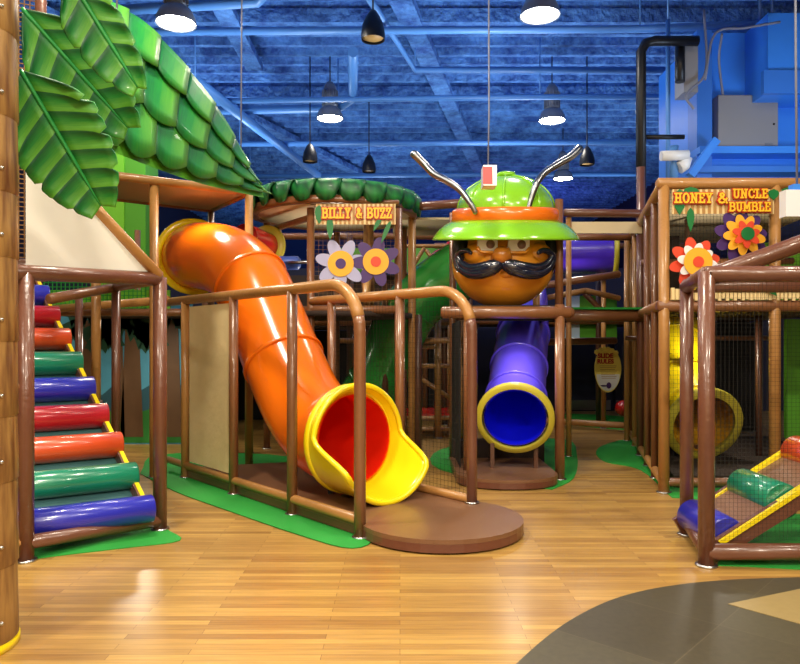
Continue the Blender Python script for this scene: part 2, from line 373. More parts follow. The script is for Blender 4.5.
t = thing('tube_slide', 'large orange tube slide with yellow flared exit hood', 'slide', (-.38, 5.95, .1), 'tube slides')
path = [at(193, 257, 8.5), at(203, 256, 8.1), at(228, 262, 7.62), at(251, 283, 7.3), at(268, 322, 7.05), at(284, 362, 6.81), at(304, 405, 6.52), at(328, 434, 6.25), Vector((-.38, 5.95, .58))]
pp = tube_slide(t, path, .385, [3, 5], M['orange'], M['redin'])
flange(t, pp[1], pp[2]-pp[0], .37, .46, .06, M['yellow'], 'top_flange')
hc = Vector((-.38, 5.95, .575)); Z = Vector((0, 0, 1))
flange(t, hc-A*.06, A, .38, .47, .07, M['yellow'], 'exit_flange')
def hood_l(phi):
    q = max(0, min(1, (math.cos(phi)+.12)/.6)); return .1+.4*q*q*(3-2*q)
hb = MB(); nth = 64; rows = []; edgep = []
for k in range(nth):
    phi = 2*PI*k/nth; rad = S*math.sin(phi)-Z*math.cos(phi); l = hood_l(phi); row = []
    for j in range(9):
        u = j/8; R = .40+.05*u+.03*(u**3)*max(0, math.cos(phi)) ; q = hc-A*.05+A*(u*l)+rad*R
        row.append(hb.bm.verts.new(q))
    ro = [hb.bm.verts.new(hc-A*.05+A*(j/8*l)+rad*(.455+.02*j/8)) for j in range(9)]
    rows.append((row, ro)); edgep.append(hc-A*.05+A*l+rad*.462)
for k in range(nth):
    (r1, o1), (r2, o2) = rows[k], rows[(k+1) % nth]
    for j in range(8):
        hb.face([r1[j], r1[j+1], r2[j+1], r2[j]]); hb.face([o1[j], o2[j], o2[j+1], o1[j+1]])
    hb.face([r1[8], o1[8], o2[8], r2[8]])
hb.sweep(edgep+[edgep[0]], .024, 10, False)
hb.build('exit_hood', M['yellow'], t)
MB().box((-.62, 6.0, .1), (-.56, 6.06, .26)).build('support_leg', M['lampblack'], t)

t = thing('slide_fence', 'tan and brown padded railing with curved ends around orange slide', 'fence', (0, 5.4, 0))
def up(p, z): return Vector((p.x, p.y, z))
ZR = 1.83
for nm, O, smax, hs in (('front', P0, 3.4, (.9, 1.9, 2.95)), ('back', Q0, 2.3, (.886, 1.95))):
    arc = [up(O+L*(.36-.36*math.sin(a)), ZR-.36+.36*math.cos(a)) for a in [PI/2*i/10 for i in range(11)]]
    pipe(t, 'top_rail', [up(O+L*smax, ZR)]+[up(O+L*(.36+i*.25), ZR) for i in (3, 2, 1)]+arc[:9], RR, M['tan'])
    o = MB().sweep([up(O, 0), up(O, .5), up(O, 1.2)]+list(reversed(arc[8:])), PR, 14).build('end_post', M['plum'] if nm == 'back' else M['brown'], t)
    MB().lathe([(0, 0), (.06, 0), (.06, .012), (0, .012)], Matrix.Translation((O.x, O.y, .101 if nm == 'back' else .001)), 16).build('foot_plate', M['clip'], o)
    for s in hs:
        p = O+L*s; post(t, p.x, p.y, 0, ZR, M['brown'] if s < 2.5 else M['tan'])
    pipe(t, 'bottom_rail', [up(O+L*smax, .13), up(O, .13)], .036, M['tan'])
p = P0+L*1.95; q = P0+L*2.85
MB().poly([up(p, .18), up(p, 1.76), up(q, 1.76), up(q, .18)], S, .012).build('canvas_panel', M['khaki'], t)
MB().net(up(Q0+L*.05, .15), L*.8, (0, 0, 1.6), .045, .0009).build('net', M['net'], t)
MB().net(up(Q0+L*.95, .15), L*.95, (0, 0, 1.6), .045, .0009).build('net', M['net'], t)

# ------------------------------------------------------------------ blue slide, platform, head tower
def rounded(x0, x1, y0, y1, r, z):
    o = [(x0, y1, z)]
    for i in range(9): a = PI+PI/2*i/8; o.append((x0+r+r*math.cos(a), y0+r*.8+r*.8*math.sin(a), z))
    for i in range(9): a = 1.5*PI+PI/2*i/8; o.append((x1-r+r*math.cos(a), y0+r*.8+r*.8*math.sin(a), z))
    return o+[(x1, y1, z)]
t = thing('slide_platform', 'small brown platform with rounded corners in front of blue slide', 'platform', (1.1, 6.9, 0), 'slide platforms')
MB().poly(rounded(.56, 1.56, 6.58, 7.9, .47, .1), (0, 0, -1), .03).build('top_pad', M['platform'], t)
MB().poly(rounded(.56, 1.56, 6.58, 7.9, .47, .069), (0, 0, -1), .056).build('edge_band', M['platedge'], t)
t = thing('tube_slide', 'violet blue tube slide with olive ring below moustached head', 'slide', (1.17, 7.1, .1), 'tube slides')
m0 = at(515, 418, 7.1)
pp = tube_slide(t, [m0, m0+Vector((.08, .42, .17)), m0+Vector((.2, .95, .48)), m0+Vector((.36, 1.6, .86)), m0+Vector((.5, 2.3, 1.25)), m0+Vector((.62, 3, 1.5))], .315, [1, 2, 3], M['blue'], M['bluein'])
flange(t, pp[0], pp[1]-pp[0], .335, .395, .07, M['olive'], 'exit_ring')
for x in (.95, 1.4): MB().box((x-.02, 7.2, .1), (x+.02, 7.24, .36)).build('support_leg', M['darkpost'], t)

t = thing('play_tower', 'tall tower frame of brown padded posts holding up the moustached head', 'play frame', (1.15, 7.6, 0))
XA, XB, YA = .685, 1.625, 7.12
post(t, XA, YA, 0, 1.78, M['brown']); post(t, XB, YA, 0, 1.78, M['brown'], .05)
post(t, XB+.05, YA+.25, 1.6, 2.9, M['brown']); post(t, XA-.05, 8.4, 0, 2.95, M['brown']); post(t, XB+.03, 8.5, 0, 2.95, M['tan'])
rail(t, (XA-.25, YA, 1.7), (XB+.1, YA, 1.7), M['brown'], .062)
rail(t, (XB+.1, YA, 1.7), (XB+.1, 8.5, 1.7), M['brown'], .055); rail(t, (XA, YA, 1.7), (XA, 8.5, 1.7), M['brown'], .055)
rail(t, (XA, 8.45, 2.92), (XB+.05, 8.5, 2.92), M['brown'], .05)
MB().box((XA, YA+.1, 1.74), (XB, 8.5, 1.78)).build('deck', M['deck'], t)
MB().box((XA+.02, YA+.1, 1.62), (XB-.02, YA+.16, 1.7)).build('dark_valance', M['black'], t)
for y in (7.5, 7.9): post(t, XA+.05, y, .1, 1.65, M['darkpost'], .03)
MB().box((.6, 7.85, 0), (1.62, 8.0, .3)).build('step', M['deck'], t)
for xx in (.62,): MB().poly([(xx, 7.25, .05), (xx, 8.4, .05), (xx, 8.4, 1.62), (xx, 7.25, 1.62)], (1, 0, 0), .01).build('side_cloth', M['black'], t)

# the giant moustached head
HX, HY, HZ_ = at(503, 266, 7.62)
t = thing('giant_head', 'giant amber head with navy moustache wearing a lime green helmet', 'sculpture', (HX, HY, 1.79))
RX, RY, RZ = .555, .5, .46
def onface(px, py, lift=0):
    Y = HY-RY
    for _ in range(12):
        p = at(px, py, Y); q = 1-((p.x-HX)/RX)**2-((p.z-HZ_)/RZ)**2
        Y = .5*Y+.5*(HY-RY*math.sqrt(max(.03, q)))
    p = at(px, py, Y); p.y -= lift; return p
b = MB(); nv, nu = 24, 40; prof = []
bm_ = b
T = Matrix.Translation((HX, HY, HZ_))
def hr(z):                                            # fuller jaw, slightly narrower brow
    return math.sqrt(max(0, 1-z*z))*(1-.05*z)
b.lathe([(hr(math.cos(PI*i/nv)) if 0 < i < nv else 0, -math.cos(PI*i/nv)) for i in range(nv+1)], T @ Matrix.Diagonal((RX, RY, RZ, 1)), nu)
b.ball((HX-.3, HY-.33, HZ_+.09), (.16, .13, .12)); b.ball((HX+.3, HY-.33, HZ_+.09), (.16, .13, .12))      # cheeks
b.ball((HX-.03, HY-.44, HZ_-.13), (.08, .06, .045))                                                             # lower lip
b.build('face', M['skin'], t)
for sx in (-1, 1): MB().ball((HX+sx*.465, HY-.14, HZ_+.13), (.1, .17, .24)).build('sideburn', M['lampblack'], t)
for sx in (-1, 1):
    e = MB(); cx = 502+sx*15.5
    pts = [onface(cx-10, 240, .05), onface(cx+10, 240, .05), onface(cx+10.5, 249, .035), onface(cx+7, 252.5, .03), onface(cx-7, 252.5, .03), onface(cx-10.5, 249, .035)]
    yy = min(p.y for p in pts); e.poly([(p.x, yy-.01, p.z) for p in pts], (0, 1, 0), .14)
    eo = e.build('eye', M['white'], t)
    MB().lathe([(0, -.012), (.04, -.012), (.045, 0), (.045, .02)], frame_axis((onface(cx+3, 246, 0).x, yy-.012, onface(cx, 245.5).z), (0, 1, 0)), 20).build('iris', M['iris'], eo)
    l = MB(); l.sweep([(pts[0].x-.02, yy-.02, pts[0].z+.015), (pts[1].x+.02, yy-.02, pts[1].z+.015)], .03, 10, rnd=True); l.sweep([(pts[5].x, yy-.01, pts[5].z), (pts[4].x, yy-.015, pts[4].z-.005), (pts[3].x, yy-.015, pts[3].z-.005), (pts[2].x, yy-.01, pts[2].z)], .016, 10, rnd=True)
    l.build('eyelid', M['skin'], eo)
MB().ball(onface(501, 256, .07), (.1, .09, .09)).ball(onface(495, 258, .04), (.05, .05, .045)).ball(onface(507, 258, .04), (.05, .05, .045)).build('nose', M['nose'], t)
for sx in (-1, 1):
    pr = [(2, 264, 5.5), (10, 268, 8), (22, 271.5, 7.8), (34, 272, 6.6), (43, 267.5, 5.2), (47, 260, 4), (44, 254, 3.2), (37.5, 252.5, 2.6), (33, 255, 1.8)]
    mo = MB(); P = [onface(501+sx*a*(.94 if sx < 0 else 1.03), y_, [.07, .07, .07, .07, .09, .13, .15, .15, .14][k]) for k, (a, y_, r_) in enumerate(pr)]
    mo.sweep(P, [r_*.0107 for _, _, r_ in pr], 14, True, 5, True)
    for dz in (-.028, .03): mo.sweep([P[k]+Vector((0, -.03, dz)) for k in range(1, 6)], [.05, .058, .052, .042, .022], 10, True, 4, True)
    mo.build('moustache', M['stache'], t)
HB = HZ_+.3
hatT = Matrix.Translation((HX+.02, HY, 2.505)) @ Matrix.Rotation(math.radians(8), 4, 'X') @ Matrix.Translation((0, 0, -2.5))
brim = [(.5, 2.715), (.57, 2.705), (.64, 2.675), (.71, 2.62), (.755, 2.57), (.785, 2.525), (.79, 2.505), (.77, 2.50), (.70, 2.52), (.5, 2.56), (.3, 2.57), (0, 2.57)]
h = MB().lathe(brim, hatT, 56).build('helmet_brim', M['hat'], t)
MB().lathe([(.48, 2.69), (.565, 2.69), (.585, 2.715), (.58, 2.81), (.555, 2.835), (.48, 2.835)], hatT, 48).build('hat_band', M['hatband'], t)
dome = [(.515*math.cos(a), 2.82+.37*math.sin(a)) for a in [PI/2*i/14 for i in range(14)]]+[(.1, 3.186), (.105, 3.205), (.09, 3.225), (.05, 3.235), (0, 3.237)]
d = MB(); d.lathe(dome, hatT, 48)
for k in range(8):
    a = 2*PI*k/8+PI/8+.2; d.sweep([hatT @ Vector((.517*math.cos(q)*math.cos(a), .517*math.cos(q)*math.sin(a), 2.82+.372*math.sin(q))) for q in [PI/2*i/12 for i in range(12)]], .014, 8)
d.build('helmet_crown', M['hat'], t)
for pts in ([(476, 213, 7.1), (470, 203, 7.1), (460, 190, 7.15), (447, 181, 7.2), (434, 174, 7.25), (424, 164, 7.3), (413, 153, 7.3)], [(527, 213, 7.1), (531, 199, 7.1), (536, 185, 7.1), (543, 174, 7.15), (556, 165, 7.2), (570, 157, 7.25), (580, 148, 7.3)]):
    MB().sweep([at(*p) for p in pts], [.026, .03, .034, .037, .039, .04, .044], 12, True, 5, True).build('antenna', M['chrome'], t)

# ------------------------------------------------------------------ left roller climb and its frame
R0, R8 = Vector((-1.80, 5.1, .19)), Vector((-3.31, 6.6, 1.836))
ax = Vector((.83, .56, 0)).normalized()
t = thing('roller_climb', 'sloping climb of coloured padded rollers beside the left trunk', 'climbing ramp', (-2.2, 4.9, 0))
cols = ['vblue', 'vgreen', 'vorange', 'vred', 'vblue', 'vgreen', 'vorange', 'vred', 'vblue', 'vorange']
cn = dict(vblue='blue', vgreen='green', vorange='orange', vred='red')
step = (R8-R0)/8; slope = step.normalized(); nrm = ax.cross(slope).normalized(); nrm = nrm if nrm.z > 0 else -nrm
for k, c in enumerate(cols):
    e = R0+step*k; r = .1
    MB().sweep([e-ax*1.12, e-ax*1.11, e-ax*.01, e], [r*.9, r, r, r*.9], 24, True).build('roller', M[c], t, cn[c]+' padded roller')
lo, hi = R0-step*.12, R0+step*9.6
MB().poly([lo-nrm*.07-ax*1.1, lo-nrm*.07-ax*.03, hi-nrm*.07-ax*.03, hi-nrm*.07-ax*1.1], -nrm, .03).build('ramp_mat', M['teal'], t)
for s in (-.05, -1.08):
    o = MB().bar(lo+ax*s-nrm*.05, hi+ax*s-nrm*.05, .035, .14, nrm).build('side_board', M['plum'], t)
    MB().bar(lo+ax*(s+.012)+nrm*.02, hi+ax*(s+.012)+nrm*.02, .03, .012, nrm).build('yellow_strip', M['yellow'], o, 'yellow edge strip')
for k in (4, 9):
    e = R0+step*k
    for s in (.035, -1.16): q = e+ax*s; post(t, q.x, q.y, 0, q.z-.1, M['darkpost'], .03)

t = thing('climbing_frame', 'dark brown padded frame with cream fabric triangle over the roller climb', 'play frame', (-2.1, 4.8, 0))
a1, a2 = Vector((-2.39, 4.47, 0)), Vector((-1.79, 5.22, 0))
post(t, a1.x, a1.y, 0, 1.84, M['plum'], .05); post(t, a2.x, a2.y, 0, 1.88, M['plum'], .05)
rail(t, up(a1, .13)+Vector((-.5, -.2, 0)), up(a1, .13), M['tan'], .045)
rail(t, up(a1, .12), up(a2, .07), M['plum']); rail(t, up(a1-Vector((.08, .1, 0)), 1.84), up(a2, 1.87), M['plum'], .05)
rail(t, up(a1, 1.12)+Vector((-.42, -.1, .02)), up(a1, 1.12), M['tan'], .042)
for (px, Y, zt, m) in ((116, 6.9, 1.95, 'plum'), (79, 7.9, 1.98, 'plum')): post(t, (px-400)*Y/700, Y, 0, zt, M[m], .042)
q1 = at(116, 287, 6.9); rail(t, at(50, 299, 5.9), q1, M['brown']); rail(t, q1, at(157, 279, 5.3), M['brown'])
rail(t, at(54, 309, 8.2), at(168, 300, 7.6), M['tan'])
w1 = [up(a1, 1.87)+(a2-a1)*0, up(a2, 1.9), up(a1+(a2-a1)*.5, 2.36), up(a1+(a2-a1)*.3, 2.56), up(a1, 2.72)]
MB().poly(w1, S, .008).build('fabric_triangle', M['cream'], t)
rail(t, at(78, 190, 4.75), at(159, 276, 5.2), M['tan'], .04, 'diagonal_rail')
u1 = Vector((-2.36, 4.6, 0)); u0 = Vector((-2.56, 4.5, 0))
post(t, u1.x, u1.y, 1.8, 4.4, M['plum'], .035); post(t, u0.x, u0.y, 1.8, 4.4, M['darkpost'], .03)
rail(t, up(u0, 1.9)-Vector((.25, .0, 0)), up(u1, 1.9), M['plum'], .05)
MB().net(up(u0, 1.95), u1-u0+Vector((0, 0, 0)), (0, 0, 2.4), .03, .003).build('net', M['netbrown'], t)

# ------------------------------------------------------------------ painted trunk and palm leaves at the left edge
t = thing('palm_tree', 'painted brown palm tree with yellow base pad at the left edge', 'tree', (-1.93, 3.2, 0))
z = .04; k = 0
while z < 4.3:
    hgt = .34+.05*math.sin(k*2.1); MB().lathe([(.19, z-.01), (.206, z+.008), (.203, z+hgt*.5), (.2, z+hgt)], Matrix.Translation((-1.975, 3.2, 0)), 28).build('trunk_ring', M['bark'], t)
    a = -.35; MB().ball((-1.975+.207*math.cos(a), 3.2+.207*math.sin(a), z+.1), .009).build('rivet', M['clip'], t); z += hgt; k += 1
MB().lathe([(0, 0), (.27, 0), (.27, .03), (.25, .05), (0, .05)], Matrix.Translation((-2.04, 3.2, 0)), 32).build('base_pad', M['yellow'], t)

def palm_leaf(par_or_label, base, tip, side, wl, wr, n, droop=.0, m='leaf', bend=None):
    base, tip = Vector(base), Vector(tip); d = tip-base; side = Vector(side).normalized(); nn = d.cross(side).normalized()
    if nn.y > 0: nn = -nn
    def mid(s): return base+d*s+(bend or Vector((0, 0, 0)))*math.sin(PI*s)
    b = MB(); NS = n*8
    for sg, wd in ((1, wl), (-1, wr)):
        rows = []
        for i in range(NS+1):
            s = i/NS; q = (s*n) % 1.0 if i < NS else 1.0; lob = int(min(s*n, n-.001)); r = []
            cut = (.16 if (lob % 2 == (sg > 0)) else .05)*max(0, 1-q*3)
            for j in range(6):
                v = j/5; ww = wd*min(1, .72+1.4*s)*(1-.72*s**3.5)*v*(1-cut*v*v); ss = s+.2*v*(1-.75*s)
                r.append((mid(ss)+side*sg*ww-nn*(.018*math.sin(PI*q)*v+.012*v*q)+nn*.05*v*v+Vector((0, 0, -droop*v*v*wd)), (q, v)))
            rows.append(r)
        V = [[b.bm.verts.new(p) for p, _ in r] for r in rows]
        for i in range(NS):
            q0 = (i % 8)/8; q1 = q0+1/8
            for j in range(5): b.face([V[i][j], V[i+1][j], V[i+1][j+1], V[i][j+1]], [(q0, j/5), (q1, j/5), (q1, (j+1)/5), (q0, (j+1)/5)])
    o = b.build('palm_leaf' if not isinstance(par_or_label, bpy.types.Object) else 'leaf', M[m], None if not isinstance(par_or_label, bpy.types.Object) else par_or_label)
    so = o.modifiers.new('thick', 'SOLIDIFY'); so.thickness = .01
    rb = MB().sweep([mid(k/8)+nn*.008 for k in range(9)], [.011]*6+[.009, .006, .004], 8).build('midrib', M['leafrim'], o)
    if not isinstance(par_or_label, bpy.types.Object): tag(o, par_or_label, 'leaf', 'palm leaves on the trunk')
    return o
palm_leaf('broad palm leaf hanging lowest beside the trunk, over cream triangle', at(21, 70, 3.6), at(101, 206, 3.9), (1, .1, .55), .25, .26, 7, 0)
palm_leaf('palm leaf at the top, crossing over the shingled leaf roof', at(66, -28, 3.5), at(138, 88, 3.7), (1, .1, .6), .13, .17, 5, 0)
palm_leaf('shaded palm leaf between the top leaf and the low leaf', at(22, 8, 3.95), at(128, 128, 4.3), (1, .1, .8), .22, .24, 6, 0)

# shingled leaf roof
t = thing('leaf_roof', 'hipped roof of overlapping green leaf shingles over left tower', 'roof', at(190, 150, 6.6))
ridge = [at(96, 6, 5.6), at(140, 30, 5.9), at(182, 72, 6.3), at(218, 118, 6.7), at(243, 160, 7.1), at(262, 190, 7.5)]
eave = [at(88, 142, 5.0), at(120, 156, 5.3), at(158, 170, 5.7), at(196, 182, 6.2), at(232, 190, 6.8), at(264, 196, 7.45)]
RC, _ = catmull(ridge, [0]*6, 10); EC, _ = catmull(eave, [0]*6, 10)
def surf(s, v):
    i = max(0, min(len(RC)-1.001, s*(len(RC)-1))); k = int(i); f = i-k
    r = RC[k].lerp(RC[k+1], f); e = EC[k].lerp(EC[k+1], f); p = r.lerp(e, v); p.z += .18*math.sin(PI*v)*(1-s)*.6; p.y -= .12*math.sin(PI*v)*(1-s); return p
OUT = Vector((.15, -.8, .4)).normalized()
for row, (v0, v1, n, off, lift) in enumerate(((.36, 1.0, 6, .0, 0.0), (.2, .72, 6, .5, .03), (-.04, .36, 7, .0, .06))):
    for k in range(n):
        s0 = (k+off)/n; s1 = min(1, s0+1.06/n)
        if s0 > .96: continue
        b = MB(); rows = []
        for i in range(7):
            u = i/6; r = []
            for j in range(6):
                v = j/5; vv_ = v0+(v1-v0)*v*(1-.12*abs(2*u-1.15)**2.2)
                p = surf(s0+(s1-s0)*u+.05*v*(1-s0), vv_)+OUT*(lift+.05*v+.035*u)
                r.append(b.bm.verts.new(p))
            rows.append(r)
        for i in range(6):
            for j in range(5): b.face([rows[i][j], rows[i+1][j], rows[i+1][j+1], rows[i][j+1]], [(i/6, j/5), ((i+1)/6, j/5), ((i+1)/6, (j+1)/5), (i/6, (j+1)/5)])
        o = b.build('leaf_shingle', M['leaf'], t); so = o.modifiers.new('thick', 'SOLIDIFY'); so.thickness = .015
b = MB(); g = []
for i in range(25): g.append([b.bm.verts.new(surf(i/24, v)-OUT*.03) for v in (0, .33, .66, .98)])
for i in range(24):
    for j in range(3): b.face([g[i][j], g[i+1][j], g[i+1][j+1], g[i][j+1]])
back = [b.bm.verts.new(RC[round(i/24*(len(RC)-1))]+Vector((.1, .7*(1-i/30), -.9*(1-i/24)-.02))) for i in range(25)]
for i in range(24): b.face([g[i][0], g[i+1][0], back[i+1], back[i]])
b.build('roof_board', M['gpanel'], t)
for p in (surf(.1, .9), surf(.8, .6)): MB().sweep([p-OUT*.05+Vector((0, .2, .1)), (p.x, p.y+.3, ZC)], .008, 6).build('hanger_cable', M['cable'], t)

# frame with flat canopy behind the slide top
t = thing('canopy_frame', 'tan padded frame with flat grey canopy behind orange slide top', 'play frame', (-2.3, 8, 0))
cA, cB, cC, cD = at(96, 174, 6.9), at(249, 191, 7.75), at(211, 207, 8.75), at(96, 194, 7.9)
zc = 3.06
cA.z = cB.z = cC.z = cD.z = zc
for a, b_ in ((cA, cB), (cB, cC), (cC, cD), (cD, cA)): rail(t, a, b_, M['tan'] if a == cA else M['brown'], .045)
M['greycan'] = mat('grey_canopy_cloth', (150, 140, 120), .8)
MB().poly([cA-Vector((0, 0, .02)), cB-Vector((0, 0, .02)), cC-Vector((0, 0, .02)), cD-Vector((0, 0, .02))], (0, 0, 1), .015).build('canopy_cloth', M['greycan'], t)
pA = at(154, 200, 7.23); post(t, pA.x, pA.y, 0, zc, M['tan'], .045); post(t, cB.x, cB.y, 0, zc, M['tan'], .045); post(t, cC.x, cC.y, 0, zc, M['brown'], .04); post(t, cD.x, cD.y, 0, zc, M['brown'], .045); post(t, cA.x, cA.y, 0, zc, M['tan'], .045)
MB().box((-4.2, 8.3, 1.72), (-1.75, 10.4, 1.78)).build('deck', M['deck'], t)
rail(t, (-4.2, 8.28, 1.75), (-1.75, 8.28, 1.75), M['brown']); rail(t, (-4.0, 10.4, 2.6), (-1.75, 10.4, 2.6), M['brown'])
for x in (-3.9, -2.9, -1.8): post(t, x, 10.4, 0, 3.06, M['brown'])
MB().box((-4.2, 8.36, 1.8), (-2.75, 8.4, 2.02)).build('padded_edge', M['turf'], t, 'lime green padded edge')
MB().net((-4.2, 8.26, 1.8), (1.2, 0, 0), (0, 0, .5), .05, .004).build('net', M['carpet'], t, 'green safety net')
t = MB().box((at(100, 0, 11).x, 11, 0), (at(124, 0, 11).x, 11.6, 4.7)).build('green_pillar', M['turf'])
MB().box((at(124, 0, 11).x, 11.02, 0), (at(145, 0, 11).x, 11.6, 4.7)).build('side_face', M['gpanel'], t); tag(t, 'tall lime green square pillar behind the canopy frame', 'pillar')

# ------------------------------------------------------------------ round leaf hut with its sign
GL = {   # slab lettering as strokes in a unit box: width, then polylines
 'B': (.8, [[(.12,0),(.12,1)],[(0,1),(.5,1),(.68,.9),(.7,.76),(.62,.6),(.45,.53),(.12,.53)],[(.45,.53),(.68,.45),(.78,.28),(.7,.1),(.5,0),(0,0)]]),
 'I': (.45, [[(.22,0),(.22,1)],[(0,1),(.44,1)],[(0,0),(.44,0)]]),
 'L': (.75, [[(.2,0),(.2,1)],[(0,1),(.42,1)],[(0,0),(.7,0),(.7,.3)]]),
 'Y': (.85, [[(.42,0),(.42,.45),(.12,1)],[(.42,.45),(.72,1)],[(0,1),(.28,1)],[(.56,1),(.84,1)],[(.24,0),(.6,0)]]),
 'U': (.85, [[(.15,1),(.15,.25),(.28,.03),(.42,0),(.56,.03),(.7,.25),(.7,1)],[(0,1),(.32,1)],[(.54,1),(.85,1)]]),
 'Z': (.75, [[(.06,.72),(.06,1),(.66,1),(.04,0),(.7,0),(.7,.28)]]),
 'H': (.9, [[(.18,0),(.18,1)],[(.72,0),(.72,1)],[(.18,.5),(.72,.5)],[(0,1),(.34,1)],[(.56,1),(.9,1)],[(0,0),(.34,0)],[(.56,0),(.9,0)]]),
 'O': (.85, [[(.42+.36*math.cos(q*PI/8),.5+.5*math.sin(q*PI/8)) for q in range(17)]]),
 'N': (.92, [[(.18,0),(.18,1),(.74,0),(.74,1)],[(0,1),(.2,1)],[(0,0),(.34,0)],[(.58,1),(.92,1)]]),
 'E': (.75, [[(.18,0),(.18,1)],[(0,1),(.68,1),(.68,.76)],[(.18,.52),(.5,.52)],[(0,0),(.72,0),(.72,.26)]]),
 'C': (.8, [[(.74,.72),(.66,.92),(.45,1),(.25,.94),(.1,.72),(.07,.5),(.1,.28),(.25,.06),(.45,0),(.66,.08),(.76,.26)],[(.74,.7),(.74,1)]]),
 'M': (1.05, [[(.16,0),(.16,1),(.5,.3),(.86,1),(.86,0)],[(0,1),(.18,1)],[(.84,1),(1.02,1)],[(0,0),(.32,0)],[(.7,0),(1.02,0)]]),
 '&': (.85, [[(.8,.45),(.62,.12),(.4,0),(.2,.04),(.1,.22),(.2,.42),(.48,.66),(.54,.84),(.42,1),(.26,.94),(.24,.78),(.8,0)]]), ' ': (.5, [])}
def text(par, s, loc, h, w):
    tw = sum(GL[c][0]+.22 for c in s)-.22; k = w/tw; hh = h*.62
    for nm, m, th, dy in (('letter_outline', M['letterred'], h*.25, -.004), ('lettering', M['letter'], h*.115, -.0155)):
        b = MB(); x = 0; sg = 0
        for c in s:
            for st in GL[c][1]:
                P = [Vector((loc[0]-w/2+(x+px)*k, loc[1]+dy, loc[2]-hh/2+py*hh)) for px, py in st]
                for p, q in zip(P[:-1], P[1:]):
                    sg += 1; o_ = Vector((0, -.0003*(sg % 9), 0)); p = p+o_; q = q+o_; e = (q-p).normalized()*th*.42; b.bar(p-e, q+e, .008, th, (0, 0, 1)) if abs(e.z) < abs(e.x)*6 else b.bar(p-e, q+e, th, .008, (0, -1, 0))
            x += GL[c][0]+.22
        b.build(nm, m, par)
def sign_slats(par, x0, x1, y, z0, z1):
    b = MB(); b.box((x0, y, z0), (x1, y+.02, z1)); o = b.build('sign_board', M['signboard'], par)
    s = MB(); n = int((x1-x0)/.05)
    for i in range(n): s.box((x0+(i+.25)*(x1-x0)/n, y-.006, z0), (x0+(i+.75)*(x1-x0)/n, y, z1))
    s.build('slat_pattern', M['signstripe'], o)
def hang_leaf(par, p, w_, h, lean=0):
    b = MB(); n = 8; pr = [(0, 0), (.4, .15), (.5, .4), (.36, .7), (0, 1), (-.36, .7), (-.5, .4), (-.4, .15)]
    b.poly([(p[0]+a*w_+lean*c*h, p[1], p[2]-c*h) for a, c in pr], (0, 1, 0), .008).build('sign_leaf', M['leafdark'], par)

hc_ = Vector((-.84, 9.0, 0)); hrad = 1.02
t = thing('round_hut', 'round play hut with leaf fringe and yellow lettered sign', 'play hut', (-.84, 9, 0))
MB().lathe([(hrad-.05, 2.99), (hrad+.04, 2.99), (hrad+.04, 3.07), (hrad-.05, 3.07), (hrad-.05, 2.99)], Matrix.Translation(hc_), 40).build('ring_beam', M['brown'], t)
MB().lathe([(0, 3.0), (hrad-.02, 3.0), (hrad-.02, 3.02), (0, 3.02)], Matrix.Translation(hc_), 40).build('ceiling_board', M['beige'], t)
MB().lathe([(0, 3.25), (.6, 3.24), (hrad-.1, 3.19), (hrad+.0, 3.05), (hrad-.04, 3.04), (.0, 3.06)], Matrix.Translation(hc_), 40).build('canopy_core', M['leafdark'], t)
def fringe(root, c, r, ztop, zbot, n, wleaf):
    for k in range(n):
        a = 2*PI*k/n; ca, sa = math.cos(a), math.sin(a); tx = Vector((-sa, ca, 0)); b = MB(); rows = []
        for i in range(7):
            u = i/6*2-1; rr = []
            for j in range(6):
                v = j/5; ww = wleaf*(1-.35*v**3)*(1 if v < .9 else .85)
                rad = r+.02+.17*math.sin(v*2.0)+.02*(1-u*u)+.03*u; z = ztop+(zbot-ztop)*v*v*(1-.12*u*u*v)-.0*v
                if v < .3: rad -= .18*(1-v/.3)
                p = Vector((c.x+ca*rad, c.y+sa*rad, z+.05*v*(1-v)))+tx*u*ww*.5
                rr.append(b.bm.verts.new(p))
            rows.append(rr)
        for i in range(6):
            for j in range(5): b.face([rows[i][j], rows[i+1][j], rows[i+1][j+1], rows[i][j+1]], [((jj*.2*2.4-abs(ii/3-1)*.9) % 1.0, .5+.1*jj) for ii, jj in ((i, j), (i+1, j), (i+1, j+1), (i, j+1))])
        o = b.build('fringe_leaf', M['leaf2'], root); so = o.modifiers.new('thick', 'SOLIDIFY'); so.thickness = .02
fringe(t, hc_, hrad-.12, 3.29, 3.0, 24, .36)
px_posts = [(-1.04, 8.15), (-.02, 8.2), (-1.75, 9.2), (.05, 9.6), (-.9, 9.95)]
for x, y in px_posts: post(t, x, y, 0, 2.96, M['brown'], .045)
rail(t, (-1.04, 8.15, 1.78), (-.02, 8.2, 1.78), M['brown']); rail(t, (-1.04, 8.15, 3.03), (-.02, 8.2, 3.03), M['brown'], .035)
rail(t, (-1.75, 9.2, 2.86), (-1.04, 8.2, 2.86), M['brown'], .04); rail(t, (-1.75, 9.2, 1.78), (-1.04, 8.15, 1.78), M['brown'])
MB().lathe([(0, 1.7), (hrad-.02, 1.7), (hrad-.02, 1.76), (0, 1.76)], Matrix.Translation(hc_), 40).build('deck', M['deck'], t)
MB().net((-1.0, 8.18, 1.82), (.94, .04, 0), (0, 0, 1.22), .05, .0013).build('net', M['netbrown'], t)
MB().lathe([(0, 0), (.07, 0), (.09, .5), (.06, 1.3), (0, 1.3)], Matrix.Translation((-.42, 9.3, 1.76)), 14).build('inner_trunk', M['bark'], t)
t = thing('hut_sign', 'slatted cream sign lettered BILLY & BUZZ hung under the leaf fringe', 'sign', (-.53, 7.98, 2.8))
sign_slats(t, -.955, -.05, 7.98, 2.74, 2.975)
text(t, 'BILLY & BUZZ', (-.49, 7.968, 2.865), .17, w=.78)
